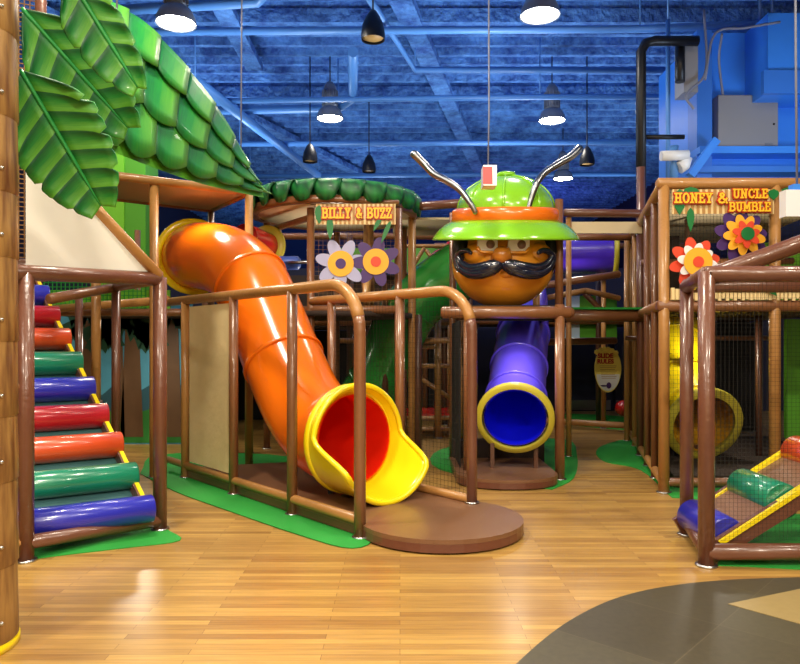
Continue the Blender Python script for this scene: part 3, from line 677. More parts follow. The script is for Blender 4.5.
for p, w_, h, l in (((-.92, 7.965, 2.96), .1, .22, 0), ((-.8, 7.965, 2.82), .08, .26, .02), ((-.11, 7.965, 2.78), .06, .26, -.4), ((-.22, 7.965, 2.82), .06, .16, -.5)): hang_leaf(t, p, w_, h, l)

def disc_board(name, label, c, shapes, group='cut-out flower boards'):
    # flat cut-out board: overlapping painted ovals of sheet material (x, z, rx, rz, turn, paint)
    t = thing(name, label, 'board', c, group)
    for k, (x, z, rx, rz, tn, m) in enumerate(shapes):
        a = math.radians(tn); pts = []
        for i in range(28):
            q = 2*PI*i/28; u, v = rx*math.cos(q), rz*math.sin(q); pts.append((c[0]+x+u*math.cos(a)-v*math.sin(a), c[1]-.006*k, c[2]+z+u*math.sin(a)+v*math.cos(a)))
        MB().poly(pts, (0, 1, 0), .008).build('painted_oval', M[m], t)
    return t
def petals(n, r, rp, m, a0=0): return [(r*math.cos(2*PI*k/n+a0), r*math.sin(2*PI*k/n+a0), rp, rp*.55, math.degrees(2*PI*k/n+a0), m) for k in range(n)]
disc_board('flower_board', 'plain cut-out flower board in lilac and amber, left of two under hut sign', tuple(at(341, 264, 8.08)), petals(7, .17, .13, 'lilac', .2)+[(0, 0, .15, .15, 0, 'amberp'), (0, 0, .06, .06, 0, 'violet')])
disc_board('flower_board', 'plain cut-out flower board in dark violet and amber, right of two under hut sign', tuple(at(376, 262, 8.08)), petals(7, .16, .13, 'violet', .5)+[(0, 0, .15, .15, 0, 'amberp'), (0, 0, .06, .06, 0, 'redp')])

# ------------------------------------------------------------------ right two storey tower
t = thing('play_tower', 'two storey tan padded play tower with sign panel on the right', 'play frame', (3, 7.5, 0))
sd = Vector((.243, 1, 0)); F0 = Vector((2.45, 6.5, 0))
def sp(y): return F0+sd*(y-6.5)
Z1, Z2 = 1.755, 2.87
for x in (2.45, 3.48, 4.6): post(t, x, 6.5, 0, Z2, M['tan'], .05)
for y in (7.2, 7.9, 9.4, 10.1, 10.8): p = sp(y); post(t, p.x, p.y, 0, Z2+.05, M['tan'] if y > 9 else M['brown'], .038)
p = sp(8.62); post(t, p.x, p.y, 0, 3.55, M['plum'], .05)
for z, m, r in ((Z2, 'tan', .055), (Z1, 'tan', .05), (.09, 'tan', .04)): rail(t, (2.45, 6.5, z), up(sp(10.8), z), M[m], r)
for z, m, r in ((Z2, 'tan', .055), (Z1-.02, 'brown', .055)): rail(t, (2.4, 6.5, z), (4.7, 6.5, z), M[m], r)
rail(t, (2.45, 6.5, .1), (4.7, 6.5, .1), M['brown'], .04)
MB().poly([(2.54, 6.58, 1.74), (4.6, 6.58, 1.74), (5.2, 10.6, 1.74), (3.5, 10.6, 1.74)], (0, 0, -1), .04).build('deck', M['deck'], t)
MB().poly([(2.5, 6.55, 2.9), (4.6, 6.55, 2.9), (5.2, 10.6, 2.9), (3.5, 10.6, 2.9)], (0, 0, 1), .03).build('ceiling_board', M['beige'], t)
b = MB(); n = 60
for i in range(n): x = 2.5+2.15*i/n; b.box((x, 6.44, 1.79+.01*math.sin(i*3)), (x+.028, 6.47, 1.9+.012*math.sin(i*5.3)))
b.build('thatch_strip', M['signboard'], t)
for zz in ((.14, 1.66), (1.82, 2.8)):
    for y0, y1 in ((6.6, 7.15), (7.25, 7.85), (7.95, 8.55), (8.7, 9.35), (9.45, 10.05), (10.15, 10.75)):
        q0, q1 = sp(y0)+Vector((.05, 0, 0)), sp(y1)+Vector((.05, 0, 0)); MB().poly([up(q0, zz[0]), up(q1, zz[0]), up(q1, zz[1]), up(q0, zz[1])], (1, 0, 0), .01).build('side_mesh', M['black'], t)
MB().box((3.52, 10.5, .05), (5.4, 10.55, 1.7)).build('back_mesh', M['black'], t)
MB().box((3.25, 9.4, 1.76), (5.4, 9.45, 2.45)).build('low_wall', M['khaki'], t)
MB().box((3.3, 8.9, 1.78), (3.55, 9.1, 2.75)).build('inner_panel', M['deck'], t)
for x, y in ((3.25, 8.0), (3.7, 8.6), (4.05, 7.9), (4.25, 7.3), (3.62, 9.3)): post(t, x, y, 0, 1.7, M['darkpost'], .035)
for x, y in ((3.0, 8.4), (3.45, 8.4), (3.95, 8.2)): post(t, x, y, 1.75, 2.88, M['darkpost'], .035)
rail(t, (2.9, 8.4, 2.35), (4.6, 8.2, 2.35), M['brown'], .04); rail(t, (3.0, 9.3, 1.45), (4.7, 8.9, 1.45), M['brown'], .03)
MB().net((2.5, 6.5, 1.8), (.95, 0, 0), (0, 0, 1.02), .032, .0009).build('net', M['net'], t)
MB().net((3.55, 6.5, 1.8), (1.0, 0, 0), (0, 0, 1.02), .032, .0009).build('net', M['net'], t)
MB().net((2.5, 6.5, .14), (.95, 0, 0), (0, 0, 1.55), .04, .0008).build('net', M['net'], t)
MB().box((4.42, 8.0, .3), (5.2, 8.06, 1.66)).build('green_board', M['gpanel'], t)
MB().box((4.05, 8.6, 1.76), (5.2, 8.66, 2.62)).build('green_board', M['turf'], t)
MB().poly([(2.62, 6.7, .12), (4.6, 6.7, .12), (5.0, 9.5, .12), (3.3, 9.5, .12)], (0, 0, -1), .12).build('floor_pad', M['deck'], t)

t = thing('tower_sign', 'slatted cream sign lettered HONEY & UNCLE BUMBLE on the right tower', 'sign', (2.95, 6.42, 2.6))
sign_slats(t, 2.5, 3.43, 6.42, 2.575, 2.8)
text(t, 'HONEY', (2.68, 6.408, 2.715), .13, w=.34); text(t, '&', (2.945, 6.408, 2.715), .14, w=.09)
text(t, 'UNCLE', (3.2, 6.408, 2.755), .12, w=.31); text(t, 'BUMBLE', (3.195, 6.408, 2.635), .12, w=.37)
for p, w_, h, l in (((2.56, 6.405, 2.8), .12, .24, 0), ((2.66, 6.405, 2.82), .14, .1, .2), ((2.66, 6.405, 2.63), .07, .22, 0), ((3.42, 6.405, 2.8), .1, .1, 0), ((3.56, 6.405, 2.82), .14, .12, 0), ((3.33, 6.405, 1.92), .08, .1, 1.2)): hang_leaf(t, p, w_, h, l)
disc_board('flower_board', 'plain cut-out flower board in coral and amber low on tower net', tuple(at(694, 263, 6.44)), petals(8, .14, .1, 'redp', .2)+petals(8, .1, .08, 'white', .6)+[(0, 0, .13, .13, 0, 'amberp'), (0, 0, .05, .05, 0, 'redp')])
disc_board('flower_board', 'plain cut-out flower board in violet, coral and amber below tower sign', tuple(at(740, 236, 6.43)), petals(9, .14, .11, 'violet', .1)+petals(9, .11, .08, 'amberp', .4)+petals(7, .07, .06, 'redp', .2)+[(0, 0, .06, .06, 0, 'leafdark')])

t = thing('tube_slide', 'yellow tube slide with mouth coloured as shaded yellow inside the right tower', 'slide', (3.29, 7.6, .12), 'tube slides')
m0 = at(703, 424, 7.6); M['ochre'] = mat('shaded_yellow_plastic', (214, 160, 30), .4, transl=.2)  # yellow plastic inside, its shade put into an ochre colour
pp = tube_slide(t, [m0, m0+Vector((.0, .3, .12)), m0+Vector((.02, .7, .45)), m0+Vector((.06, 1.05, .9)), m0+Vector((.12, 1.25, 1.25))], .34, [1, 2, 3], M['yellow'], M['ochre'])
flange(t, pp[0], pp[2]-pp[0], .335, .425, .07, M['olive'], 'exit_ring')
MB().box((3.27, 7.75, .1), (3.31, 7.8, .26)).build('support_leg', M['darkpost'], t)

# ------------------------------------------------------------------ front right ramp frame with rollers
t = thing('ramp_frame', 'brown padded frame around the roller ramp at the right edge', 'play frame', (1.95, 4.5, 0))
ga, gb = Vector((1.915, 4.375, 0)), Vector((2.08, 5.08, 0))
post(t, ga.x, ga.y, 0, 1.84, M['plum'], .05); post(t, gb.x, gb.y, 0, 1.82, M['plum'], .047)
XE = 3.35
for y, z, r in ((4.375, 1.825, .05), (4.375, .09, .052), (5.12, 1.81, .05)): rail(t, (ga.x if y < 5 else gb.x, y, z), (XE, y, z), M['plum'], r)
rail(t, up(ga, 1.825), up(gb, 1.8), M['plum'], .05); rail(t, up(ga, .09), up(gb, .09), M['plum'], .04)
rail(t, up(gb, 1.87)+Vector((.15, 0, .0)), (XE, 4.98, 2.28), M['plum'], .062, 'hand_rail')
post(t, XE-.05, 4.375, 0, 2.0, M['plum'], .05); post(t, XE-.05, 5.12, 0, 2.3, M['plum'], .05)
MB().net((1.98, 4.375, .16), (1.25, 0, 0), (0, 0, 1.62), .026, .0006).build('net', M['net'], t)
t = thing('roller_ramp', 'short ramp with blue, green and orange rollers at the right edge', 'climbing ramp', (2.3, 4.8, 0))
r0, r1 = Vector((2.0, 0, .07)), Vector((3.2, 0, .07+1.2*.62)); sl = (r1-r0).normalized(); rn = Vector((-sl.z, 0, sl.x))
for y in (4.46, 5.05):
    o = MB().bar(r0+Vector((0, y, 0)), r1+Vector((0, y, 0)), .035, .12, rn).build('side_board', M['plum'], t)
    MB().bar(r0+rn*.066+Vector((.06, y-.012, 0)), r1+rn*.066+Vector((0, y-.012, 0)), .055, .03, rn).build('yellow_strip', M['yellow'], o, 'yellow edge strip')
MB().poly([r0+Vector((0, 4.48, .03)), r1+Vector((0, 4.48, .03)), r1+Vector((0, 5.03, .03)), r0+Vector((0, 5.03, .03))], rn, .02).build('ramp_mat', M['platform'], t)
for k, (d, m) in enumerate(((.13, 'vblue'), (.55, 'vgreen'), (1.0, 'vorange'))):
    c = r0+sl*d+rn*.02; r = .118
    MB().sweep([c+Vector((0, 4.49, 0)), c+Vector((0, 4.5, 0)), c+Vector((0, 5.01, 0)), c+Vector((0, 5.02, 0))], [r*.92, r, r, r*.92], 28).build('roller', M[m], t, cn[m]+' padded roller')
MB().box((3.1, 4.5, 0), (3.16, 5.0, .78)).build('end_board', M['deck'], t)

# ------------------------------------------------------------------ walkway between the towers and what is seen through it
t = thing('walkway', 'upper walkway bridging the head tower and the right tower', 'play frame', (2.45, 8.8, 1.7))
rail(t, (2.02, 8.5, 1.72), (2.96, 8.56, 1.72), M['brown'], .075); MB().box((2.02, 8.45, 1.795), (2.96, 8.6, 1.82)).build('edge_mat', M['carpet'], t, 'green edge mat')
rail(t, (2.0, 8.5, 2.97), (2.98, 8.56, 2.97), M['plum'], .05); MB().box((2.04, 8.56, 2.73), (2.96, 8.6, 2.87)).build('fascia_board', M['beige'], t); rail(t, (2.0, 9.6, 2.84), (3.15, 9.6, 2.84), M['brown'], .05)
MB().box((2.02, 8.6, 1.68), (2.96, 10.0, 1.72)).build('deck', M['deck'], t)
post(t, 2.06, 8.55, 0, 2.97, M['tan'], .035); post(t, 3.21, 9.9, 0, 2.9, M['tan'], .04)
rail(t, (2.03, 9.9, 2.2), (3.1, 9.9, 2.36), M['brown'], .05); rail(t, (2.1, 9.9, 2.03), (2.6, 9.8, 2.12), M['tan'], .04); rail(t, (2.6, 9.8, 2.12), (3.1, 9.9, 2.02), M['tan'], .04)
rail(t, (2.6, 9.85, 2.08), (3.0, 9.9, 1.7), M['brown'], .04); rail(t, (2.05, 9.9, 1.4), (3.05, 9.9, 1.42), M['brown'], .05)
rail(t, (2.2, 11.7, .1), (3.5, 10.9, .1), M['tan'], .05)
t = thing('back_tower', 'dim rear play frame with green boards seen through the walkway', 'play frame', (3, 12, 0))
for x in (1.2, 2.3, 3.4, 4.5): post(t, x, 12, 0, 3.1, M['darkpost'], .045)
for z in (1.75, 3.05): rail(t, (.6, 12, z), (5, 12, z), M['brown'], .05)
MB().box((.6, 12.05, 1.7), (5, 14, 1.75)).build('deck', M['deck'], t)
MB().box((3.1, 12.1, 1.42), (3.75, 12.15, 2.2)).build('green_board', M['gpanel'], t)
MB().box((2.85, 12.08, 1.4), (3.1, 12.12, 2.2)).build('pale_board', M['paleb'], t)
t = thing('crawl_tube', 'short purple crawl tube with yellow rim above the walkway', 'tube', (3, 11.3, 2.75))
cz = 2.83; MB().sweep([(1.9, 11.3, cz), (3.35, 11.0, cz)], .34, 28, False).build('tube_section', M['purple'], t)
flange(t, (3.37, 11.0, cz), (1, -.2, 0), .33, .43, .07, M['olive'], 'rim')
rail(t, (3.4, 11.05, cz+.2), (3.9, 11.0, cz+.2), M['tan'], .04); post(t, 3.3, 11.35, 0, 3.0, M['tan'], .04); post(t, 2.0, 11.35, 0, 3.0, M['darkpost'], .04)
o = flange(t, at(640, 245, 10.9), (.6, -.8, 0), .0, .33, .06, M['yellow'], 'round_disc')

t = thing('rules_sign', 'yellow and white oval rules sign hanging in the passage', 'sign', at(608, 370, 10))
sc = at(608, 370, 10); M['signgrad'] = mat('pale_yellow_board', (248, 226, 110), .4)
ov = [(sc.x+.19*math.cos(2*PI*i/36)*(1+.06*math.sin(2*PI*i/36)), sc.y, sc.z+.32*math.sin(2*PI*i/36)) for i in range(36)]
MB().poly(ov, (0, 1, 0), .012).build('board', M['signgrad'], t)
ov2 = [(sc.x+.175*math.cos(PI+PI*i/18)*.95, sc.y-.004, sc.z-.06+.24*math.sin(PI+PI*i/18)) for i in range(19)]
MB().poly(ov2, (0, 1, 0), .004).build('lower_face', M['white'], t)
for k in range(6): MB().ball((sc.x-.16+.055*k, sc.y+.004, sc.z+.2+.1*math.sin(.6+k*.42)), (.035, .008, .035)).build('scallop', M['signgrad'], t)
for s_, z_, sz in (('PLAY', .2, .09), ('RULES', .12, .085)):
    cu = bpy.data.curves.new('tmp', 'FONT'); cu.body = 'SLIDE' if s_ == 'PLAY' else 'RULES'; cu.size = sz; cu.align_x = 'CENTER'; cu.align_y = 'CENTER'; cu.extrude = .002; cu.offset = .004
    tmp = bpy.data.objects.new('tmp', cu); C.objects.link(tmp); bpy.context.view_layer.update(); me = bpy.data.meshes.new_from_object(tmp.evaluated_get(bpy.context.evaluated_depsgraph_get())); bpy.data.objects.remove(tmp)
    for v in me.vertices: v.co = Vector((v.co.x, -v.co.z, v.co.y))
    me.materials.clear(); me.materials.append(M['letterred']); o = bpy.data.objects.new('lettering', me); C.objects.link(o); o.location = (sc.x-.04, sc.y-.012, sc.z+z_); o.parent = t; o.matrix_parent_inverse = WM(t).inverted()
b = MB()
for k in range(8): b.box((sc.x-.12+.004*k, sc.y-.005, sc.z+.055-.025*k), (sc.x+.12-.012*(k % 3), sc.y-.0035, sc.z+.062-.025*k))
b.build('fine_print', M['signstripe'], t)
MB().ball((sc.x+.01, sc.y-.008, sc.z-.22), (.035, .004, .045)).ball((sc.x-.06, sc.y-.008, sc.z-.225), (.05, .004, .012)).build('emblem', M['violet'], t)
MB().bar((sc.x, sc.y+.02, sc.z+.2), (sc.x, sc.y+.02, 1.42), .02, .01).build('hanger', M['darkpost'], t)

# dark doors at the far end of the passage
M['doorblue'] = mat('dark_blue_door', (18, 26, 58), .45, coat=.2)
for n_, x0, x1 in ((1, 3.35, 4.3), (2, 4.36, 5.3)):
    d = struct(MB().box((x0, 14.2, 0), (x1, 14.26, 2.1)).build('door_%d' % n_, M['doorblue']))
    MB().box((x0+.03, 14.185, .02), (x1-.03, 14.2, .22)).build('kick_plate', M['chrome'], d)
    MB().sweep([(x1-.12, 14.15, 1.0), (x1-.12, 14.15, 1.2)], .015, 8).build('door_handle', M['chrome'], d)
struct(MB().box((-8.4, 14.26, 0), (8.4, 14.4, 2.9)).build('wall_back_partition', M['wallnavy']))
tag(MB().ball(at(623, 408, 11.5), .13).build('play_ball', M['red']), 'shiny red ball hanging by the passage doors', 'ball')
MB().sweep([at(623, 405, 11.5), at(623, 345, 11.5)], .006, 6).build('cord', M['net'], bpy.data.objects['play_ball'])

# ------------------------------------------------------------------ middle background structure
t = thing('rear_frame', 'rear play frame of slim tan and dark posts behind the fence', 'play frame', (0, 10, 0))
for px, Y, z1, m, r in ((385, 9.5, 2.2, 'darkpost', .045), (418, 9.0, 1.75, 'darkpost', .05), (438, 10.2, 1.75, 'tan', .05), (450, 10.6, 1.7, 'tan', .04), (412, 9.0, 3.1, 'tan', .05), (462, 8.7, 1.8, 'tan', .06), (350, 10.5, 3.0, 'darkpost', .05), (310, 11, 3.0, 'darkpost', .05), (270, 10.8, 3.0, 'brown', .05), (232, 10.5, 3.0, 'darkpost', .05), (445, 11.8, 3.0, 'darkpost', .05), (425, 12.5, 3.0, 'brown', .05)):
    post(t, (px-400)*Y/700, Y, 0, z1, M[m], r)
rail(t, (-3, 10.6, 1.7), (1, 10.2, 1.7), M['brown'], .06); rail(t, (-1.0, 10.4, 1.42), (1, 9.6, 1.42), M['tan'], .04); rail(t, (-3, 10.6, 3.0), (.8, 10.6, 3.0), M['brown'], .05)
rail(t, (-.1, 9.0, 3.12), (.95, 8.4, 3.08), M['plum'], .055)
MB().box((-.1, 9.05, 2.98), (.9, 10.4, 3.01)).build('ceiling_board', M['beige'], t)
for a_, b_ in ((at(380, 345, 10.2), at(438, 342, 10.2)), (at(418, 340, 10.2), at(437, 340, 10.2)), (at(418, 347, 10.2), at(437, 347, 10.2)), (at(418, 366, 10.2), at(460, 366, 10.2)), (at(420, 378, 10.2), at(456, 402, 10.2)), (at(405, 418, 10.3), at(458, 418, 10.3)), (at(405, 429, 10.3), at(458, 429, 10.3)), (at(426, 250, 11), at(446, 278, 11)), (at(424, 248, 11), at(405, 280, 11)), (at(395, 246, 11), at(452, 246, 11))):
    rail(t, a_, b_, M['tan'], .032)
MB().box((-3.4, 10.6, 1.62), (1.2, 13, 1.68)).build('deck', M['deck'], t)
o = MB().box((at(404, 0, 10.4).x, 10.4, .25), (at(460, 0, 10.4).x, 11.4, .33)).build('red_mat', M['red'], t, 'red padded step mat')
MB().box((-3.3, 12.6, 0), (1.1, 12.65, 1.6)).build('back_mesh', M['black'], t)
MB().box((-3.3, 12.6, 1.7), (1.1, 12.65, 2.6)).build('back_panel', M['wallbrown'], t)
MB().box((-1.2, 12.3, 2.62), (2.0, 12.36, 3.05)).build('green_board', M['gpanel'], t)
t = thing('tube_slide', 'dark green tube slide curving down behind the fence', 'slide', (-.2, 9.8, .2), 'tube slides')
tube_slide(t, [at(465, 268, 9.6), at(440, 284, 9.7), at(412, 308, 9.75), at(392, 345, 9.8), at(375, 385, 9.9), at(350, 415, 10.1), at(322, 428, 10.3)], .4, [2, 4], M['greenslide'], M['leafdark'])
MB().box((-.62, 10.0, 0), (-.56, 10.06, .2)).build('support_leg', M['darkpost'], t)
t = thing('crawl_tube', 'short red crawl tube with yellow rim behind orange slide', 'tube', at(262, 243, 8.8))
c1, c2 = at(244, 239, 8.45), at(266, 247, 8.9)
MB().sweep([c1, c2], .19, 24, False).build('tube_section', M['red'], t); flange(t, c2, c2-c1, .19, .28, .05, M['olive'], 'rim')
post(t, c1.x, c1.y+.35, 0, c1.z+.1, M['darkpost'], .035)
M['softblue'] = mat('blue_foam', (60, 90, 180), .4)
rb = thing('foam_roller', 'small blue foam roller on a bar beside red crawl tube', 'roller', at(289, 263, 8.6))
MB().sweep([at(280, 263, 8.6), at(298, 263, 8.6)], .085, 20, True, 0, True).build('pad', M['softblue'], rb); MB().sweep([at(278, 263, 8.6), at(312, 262, 8.3)], .02, 8).build('bar', M['chrome'], rb)
t = thing('red_seat', 'red padded bag hanging in the frame left of the head', 'padded bag', at(445, 268, 11.5))
MB().ball(at(443, 268, 11.5), (.28, .2, .32)).ball(at(450, 258, 11.5), (.14, .16, .28)).build('bag', M['red'], t); MB().sweep([at(447, 250, 11.5), at(447, 220, 11.5)], .012, 6).build('strap', M['net'], t)

# jungle mural behind the roller climb
t = thing('jungle_mural', 'painted jungle mural board with palms behind the roller climb', 'mural', (-3.6, 9.6, 0))
mx0, mx1, my, mz = at(52, 0, 9.6).x, at(192, 0, 9.6).x, 9.6, 1.95
M['msky'] = mat('mural_sky', (74, 150, 178), .6, var=.3, vscale=1.4); M['mgrass'] = mat('mural_grass', (38, 120, 44), .6, var=.3, vscale=3); M['mtrunk'] = mat('mural_trunk', (94, 66, 40), .6, var=.2); M['mfrond'] = mat('mural_frond', (14, 66, 44), .6, var=.2); M['mblue'] = mat('mural_far_hills', (36, 82, 96), .6, var=.2)
MB().box((mx0, my, 0), (mx1, my+.04, mz)).build('board', M['msky'], t)
def wavy(x0, x1, z0, z1, amp, n=14, ph=0): return [(x0, my-.002*wavy.k, z0), (x1, my-.002*wavy.k, z0)]+[(x1+(x0-x1)*i/n, my-.002*wavy.k, z1+amp*math.sin(i*1.9+ph)) for i in range(n+1)]
wavy.k = 2; MB().poly(wavy(mx0, mx1, .02, .75, .08), (0, 1, 0), .002).build('painted_hills', M['mblue'], t)
wavy.k = 4; MB().poly(wavy(mx0, mx1, .02, .5, .06, 14, 2), (0, 1, 0), .002).build('painted_grass', M['mgrass'], t)
for px, wd in ((88, .12), (118, .1), (132, .16), (172, .14)):
    x = at(px, 0, my).x; MB().poly([(x-wd, my-.012, .1), (x+wd, my-.012, .1), (x+wd*.6, my-.012, 1.7), (x-wd*.5, my-.012, 1.7)], (0, 1, 0), .002).build('painted_trunk', M['mtrunk'], t)
    for k in range(6):
        a = -.5+PI*1.3*k/5+.15; ex, ez = x+.55*math.cos(a), min(1.93, 1.62+.28*math.sin(a)-.18*abs(math.cos(a)))
        pts = [(x, my-.016, 1.74)]; n = 9
        for i in range(1, n): pts.append((x+(ex-x)*i/n, my-.016, min(1.94, 1.74+(ez-1.74)*i/n+.05)))
        pts.append((ex, my-.016, ez))
        for i in range(n-1, 0, -1): pts.append((x+(ex-x)*i/n, my-.016, 1.70+(ez-1.74)*i/n-(.2 if i % 2 else .06)*math.sin(PI*i/n)))
        MB().poly(pts, (0, 1, 0), .002).build('painted_frond', M['mfrond'], t)

# ------------------------------------------------------------------ ceiling: beams, pipes, lamps, cables
def beam(i, a, b_, wd, h): struct(MB().bar(a, b_, wd, h).build('trim_%d' % i, M['ceil']))
zb = ZC-.1
beam(1, (-8, 11.2, zb), (8, 11.2, zb), .12, .22); beam(2, (-8, 14.6, zb), (8, 14.6, zb), .12, .22); beam(3, (-8, 18, zb), (8, 18, zb), .14, .3)
beam(4, (-.2, 9.5, zb-.06), (2.6, 22, zb-.06), .34, .14); beam(5, (-6, 10, zb-.05), (-1, 22, zb-.05), .3, .14); beam(6, (-2.7, 9.8, zb-.1), (-2.7, 13, zb-.1), .3, .12)
def ceil_pipe(label, pts, r, m='bluepipe', hang=()):
    o = MB().sweep(pts, r, 12, True).build('ceiling_pipe', M[m]); tag(o, label, 'pipe', 'ceiling pipes')
    for p in hang: MB().sweep([p, (p[0], p[1], ZC+.05)], .012, 6).build('hanger_rod', M['bluepipe'], o)
def pz(px, z, Y=None, py=None):
    Y = (z-CAMZ)*700/(HZ-py); return ((px-400)*Y/700, Y, z)
za, zb2, zc2 = 5.95, 6.1, 5.8
p1 = pz(-60, za, py=33); p2 = pz(640, za, py=29); p3 = pz(860, za, py=20)
ceil_pipe('long pale blue pipe crossing the ceiling nearest the camera', [p1, p2, p3], .055, hang=(p1, p2))
a1_, a2_, a3_ = pz(360, zb2, py=-16), pz(415, zb2, py=70), pz(860, zb2, py=70)
ceil_pipe('blue ceiling pipe bending from a diagonal run into a long cross run', [a1_, a2_, a3_], .055, hang=(a2_, a3_))
b1, b2, b3, b4 = pz(150, zc2, py=111), pz(338, zc2, py=109), pz(353, zc2, py=98), pz(353, zc2, py=52)
ceil_pipe('blue pipe turning away to a bend by the hanging lamp', [b1, b2, b3, b4], .08, hang=(b2,))
c1, c2, c3 = pz(205, zc2-.1, py=101), pz(540, zc2-.1, py=97), pz(860, zc2-.1, py=96)
ceil_pipe('thin blue cross pipe level with the middle lamps', [c1, c2, c3], .05, hang=(c2, c3))
d1, d2 = pz(195, 5.6, py=80), pz(318, 5.6, py=175)
ceil_pipe('wide blue diagonal pipe running back past the leaf roof', [d1, d2], .09, hang=(d1, d2))
for px0, px1, py, lab in ((240, 640, 142, 'far blue cross pipe above the antennas'), (250, 640, 174, 'farthest blue cross pipe just over the leaf hut')):
    e1, e2 = pz(px0, 5.7, py=py+2), pz(px1, 5.7, py=py); ceil_pipe(lab, [e1, e2], .06, hang=(e1, e2))
ceil_pipe('blue pipe running along the top left corner of the ceiling', [pz(120, za, py=10), pz(258, za, py=2), pz(268, za, py=-10)], .07, hang=(pz(258, za, py=2),))
t = at(651, 0, 10)
ceil_pipe('thin vertical blue conduit beside the black pipe', [at(668, 20, 9.4), at(668, 182, 9.4)], .03, hang=(at(668, 20, 9.4),))
ceil_pipe('black pipe rising over the right tower and turning right', [at(641, 236, 8.75), at(641, 52, 8.75), at(646, 43, 8.75), at(654, 41, 8.75), at(698, 41, 8.75)], .062, 'lampblack')
ceil_pipe('two-rung black bracket pipe below the black bend', [at(641, 137, 8.8), at(684, 137, 8.8)], .03, 'lampblack')
ceil_pipe('black bracket pipe dropping beside the blue duct', [at(680, 42, 8.85), at(680, 82, 8.85)], .06, 'lampblack')
ceil_pipe('white sleeved pipe stub pointing left below the blue duct', [at(661, 156, 8.9), at(688, 155, 8.9)], .065, 'white'); ceil_pipe('white sleeved elbow under the white pipe stub', [at(679, 168, 8.95), at(684, 165, 8.95), at(686, 158, 8.95)], .08, 'white')
ceil_pipe('short fat blue pipe standing on the right tower roof', [at(674, 180, 9.0), at(674, 146, 9.0)], .055)

def lamp(px, py, Y, label, lit, d=.5, group='hanging ceiling lamps'):
    c = at(px, py, Y); s = d/.5
    t = thing('hanging_lamp', label, 'lamp', c, group); T = Matrix.Translation(c)
    mm = M['lampmetal'] if lit else M['lampblack']
    if lit:
        MB().lathe([(.25*s, 0), (.235*s, .08*s), (.19*s, .17*s), (.14*s, .21*s), (.12*s, .21*s), (.17*s, .15*s), (.215*s, .07*s), (.235*s, .0), (.25*s, 0)], T, 28).build('shade', M['lampmetal'], t)
        MB().lathe([(0, .012), (.23*s, .012)], T, 28).build('lens', M['lens'], t, 'glowing white lens')
        b = MB(); b.lathe([(0, .2*s), (.13*s, .2*s), (.125*s, .5*s), (.11*s, .6*s), (.06*s, .68*s), (0, .68*s)], T, 20)
        for k in range(16): a = 2*PI*k/16; b.box((-.008, .12*s, .24*s), (.008, .15*s, .52*s), T @ Matrix.Rotation(a, 4, 'Z'))
        b.build('finned_housing', M['lampmetal'], t); top = c.z+.68*s
    else:
        MB().lathe([(.24*s, 0), (.25*s, .1*s), (.22*s, .3*s), (.13*s, .5*s), (.06*s, .6*s), (0, .62*s), ], T, 24).build('shade', M['lampblack'], t)
        MB().lathe([(0, .03), (.22*s, .03), (.22*s, .05), (0, .05)], T, 24).build('lens', M['signstripe'], t, 'unlit amber lens'); top = c.z+.6*s
    MB().sweep([(c.x, c.y, top-.02), (c.x, c.y, ZC+.13)], .012, 6).build('cord', M['lampblack'], t)
lamp(176, 24, 8.7, 'lit ceiling lamp above the shingled leaf roof', True)
lamp(540, 16, 8.7, 'lit ceiling lamp above the right antenna, nearest the camera', True)
lamp(330, 119, 13, 'lit ceiling lamp with grey finned housing above leaf hut', True)
lamp(552, 121, 13, 'lit ceiling lamp above the tip of right antenna', True)
lamp(563, 179, 17.5, 'lit ceiling lamp just right of the green helmet', True)
lamp(209, 184, 20, 'lit far lamp seen just above the canopy frame', True)
lamp(373, 40, 9.2, 'black unlit bell lamp near the top centre', False, .32)
lamp(310, 162, 13, 'black unlit bell lamp left of the finned lamp', False, .28)
lamp(587, 165, 13, 'black unlit bell lamp right of the antenna', False, .28)
lamp(369, 172, 15, 'small dark unlit lamp directly over the leaf hut', False, .3)

t = thing('hanging_sign_box', 'small red and white box hanging on a cable before the helmet', 'sign', at(487, 177, 6.6))
c = at(488, 177, 6.6); MB().box((c.x-.055, c.y-.09, c.z-.1), (c.x+.07, c.y+.09, c.z+.09)).build('box', M['white'], t)
MB().box((c.x-.058, c.y-.095, c.z-.085), (c.x+.03, c.y-.09, c.z+.075)).build('red_face', mat('red_acrylic', (226, 60, 60), .3, emit=(255, 40, 40), estr=.35), t, 'red glowing face')
MB().sweep([(c.x, c.y, c.z+.08), (c.x+.01, c.y, c.z+.6), (c.x, c.y, ZC+.1)], .008, 6).build('cable', M['cable'], t)
t = thing('hanging_sign_box', 'white box hanging on a cable at the right edge', 'sign', at(792, 203, 5.8))
c = at(797, 203, 5.8); MB().box((c.x-.12, c.y-.05, c.z-.12), (c.x+.2, c.y+.05, c.z+.1)).build('box', M['white'], t); MB().box((c.x-.05, c.y-.04, c.z+.1), (c.x+.1, c.y+.04, c.z+.15)).build('mount', M['duct'], t)
MB().sweep([(c.x, c.y, c.z+.14), (c.x-.01, c.y, c.z+1.2), (c.x-.03, c.y, ZC+.1)], .011, 6).build('cable', M['cable'], t)

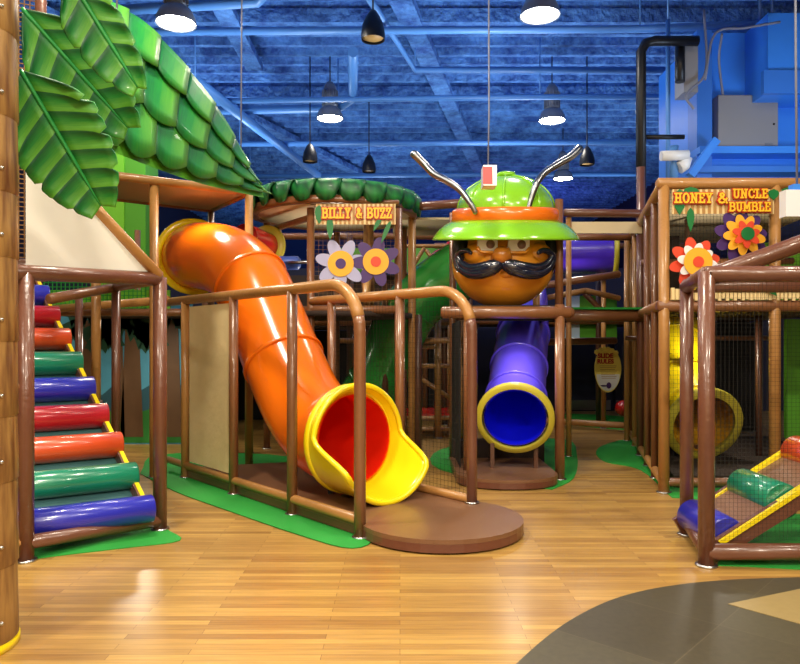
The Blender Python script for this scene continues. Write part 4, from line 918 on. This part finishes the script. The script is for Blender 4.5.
t = thing('air_duct', 'large bright blue boxed air duct above the right tower', 'duct', at(740, 110, 9.6))
def dbx(x0, y0, x1, y1, Y, d): a, b_ = at(x0, y1, Y), at(x1, y0, Y); return (a.x, Y, a.z), (b_.x, Y+d, b_.z)
MB().box(*dbx(702, 33, 880, 182, 9.6, 1.6)).build('main_box', M['duct'], t)
MB().box(*dbx(697, 30, 712, 178, 9.4, .3)).build('corner_post', M['ductdark'], t)
MB().box(*dbx(768, 13, 900, 92, 9.0, .6)).build('upper_box', M['duct'], t)
MB().box(*dbx(764, 70, 900, 93, 8.95, .08)).build('grille_band', M['ductdark'], t)
MB().box(*dbx(700, 146, 900, 153, 9.3, .3)).build('ledge', M['duct'], t); MB().box(*dbx(700, 166, 900, 172, 9.3, .3)).build('ledge', M['ductdark'], t)
MB().bar(at(690, 176, 9.2), at(716, 140, 9.2), .1, .1).build('brace', M['duct'], t)
for x in (760, 772): MB().sweep([at(x, 30, 9.5), (at(x, 30, 9.5).x, 9.5, ZC)], .02, 6).build('hanger_rod', M['bluepipe'], t)
MB().box(*dbx(684, 40, 698, 92, 8.9, .3)).build('grey_strap', M['grey'], t)
t = thing('electrical_box', 'square grey metal electrical box on the blue duct', 'box', at(748, 126, 9.5))
MB().box(*dbx(718, 95, 778, 155, 9.42, .17)).build('cabinet', M['grey'], t); MB().box(*dbx(718.5, 95.5, 777.5, 151, 9.4, .02)).build('door', M['grey'], t); MB().ball(at(774, 124, 9.39), .014).build('lock', M['lampblack'], t)
MB().box(*dbx(765, 143, 773, 149, 9.393, .006)).build('rating_label', M['lampmetal'], t)
for lab, pts in (('grey cable dropping to the electrical box', [at(722, 34, 8.98), at(719, 60, 9.3), at(723, 96, 9.44)]), ('loop of grey cable hanging left of the electrical box', [at(704, 10, 8.9), at(706, 70, 8.85), at(690, 90, 8.8), at(686, 98, 8.8), at(694, 109, 8.8)]), ('thin cable sagging along the top of the duct', [at(705, 80, 8.85), at(715, 34, 8.85), at(745, 28, 8.85), at(780, 22, 8.85)])):
    tag(MB().sweep(pts, .016, 8, True, 6).build('loose_cable', M['cable']), lab, 'cable')
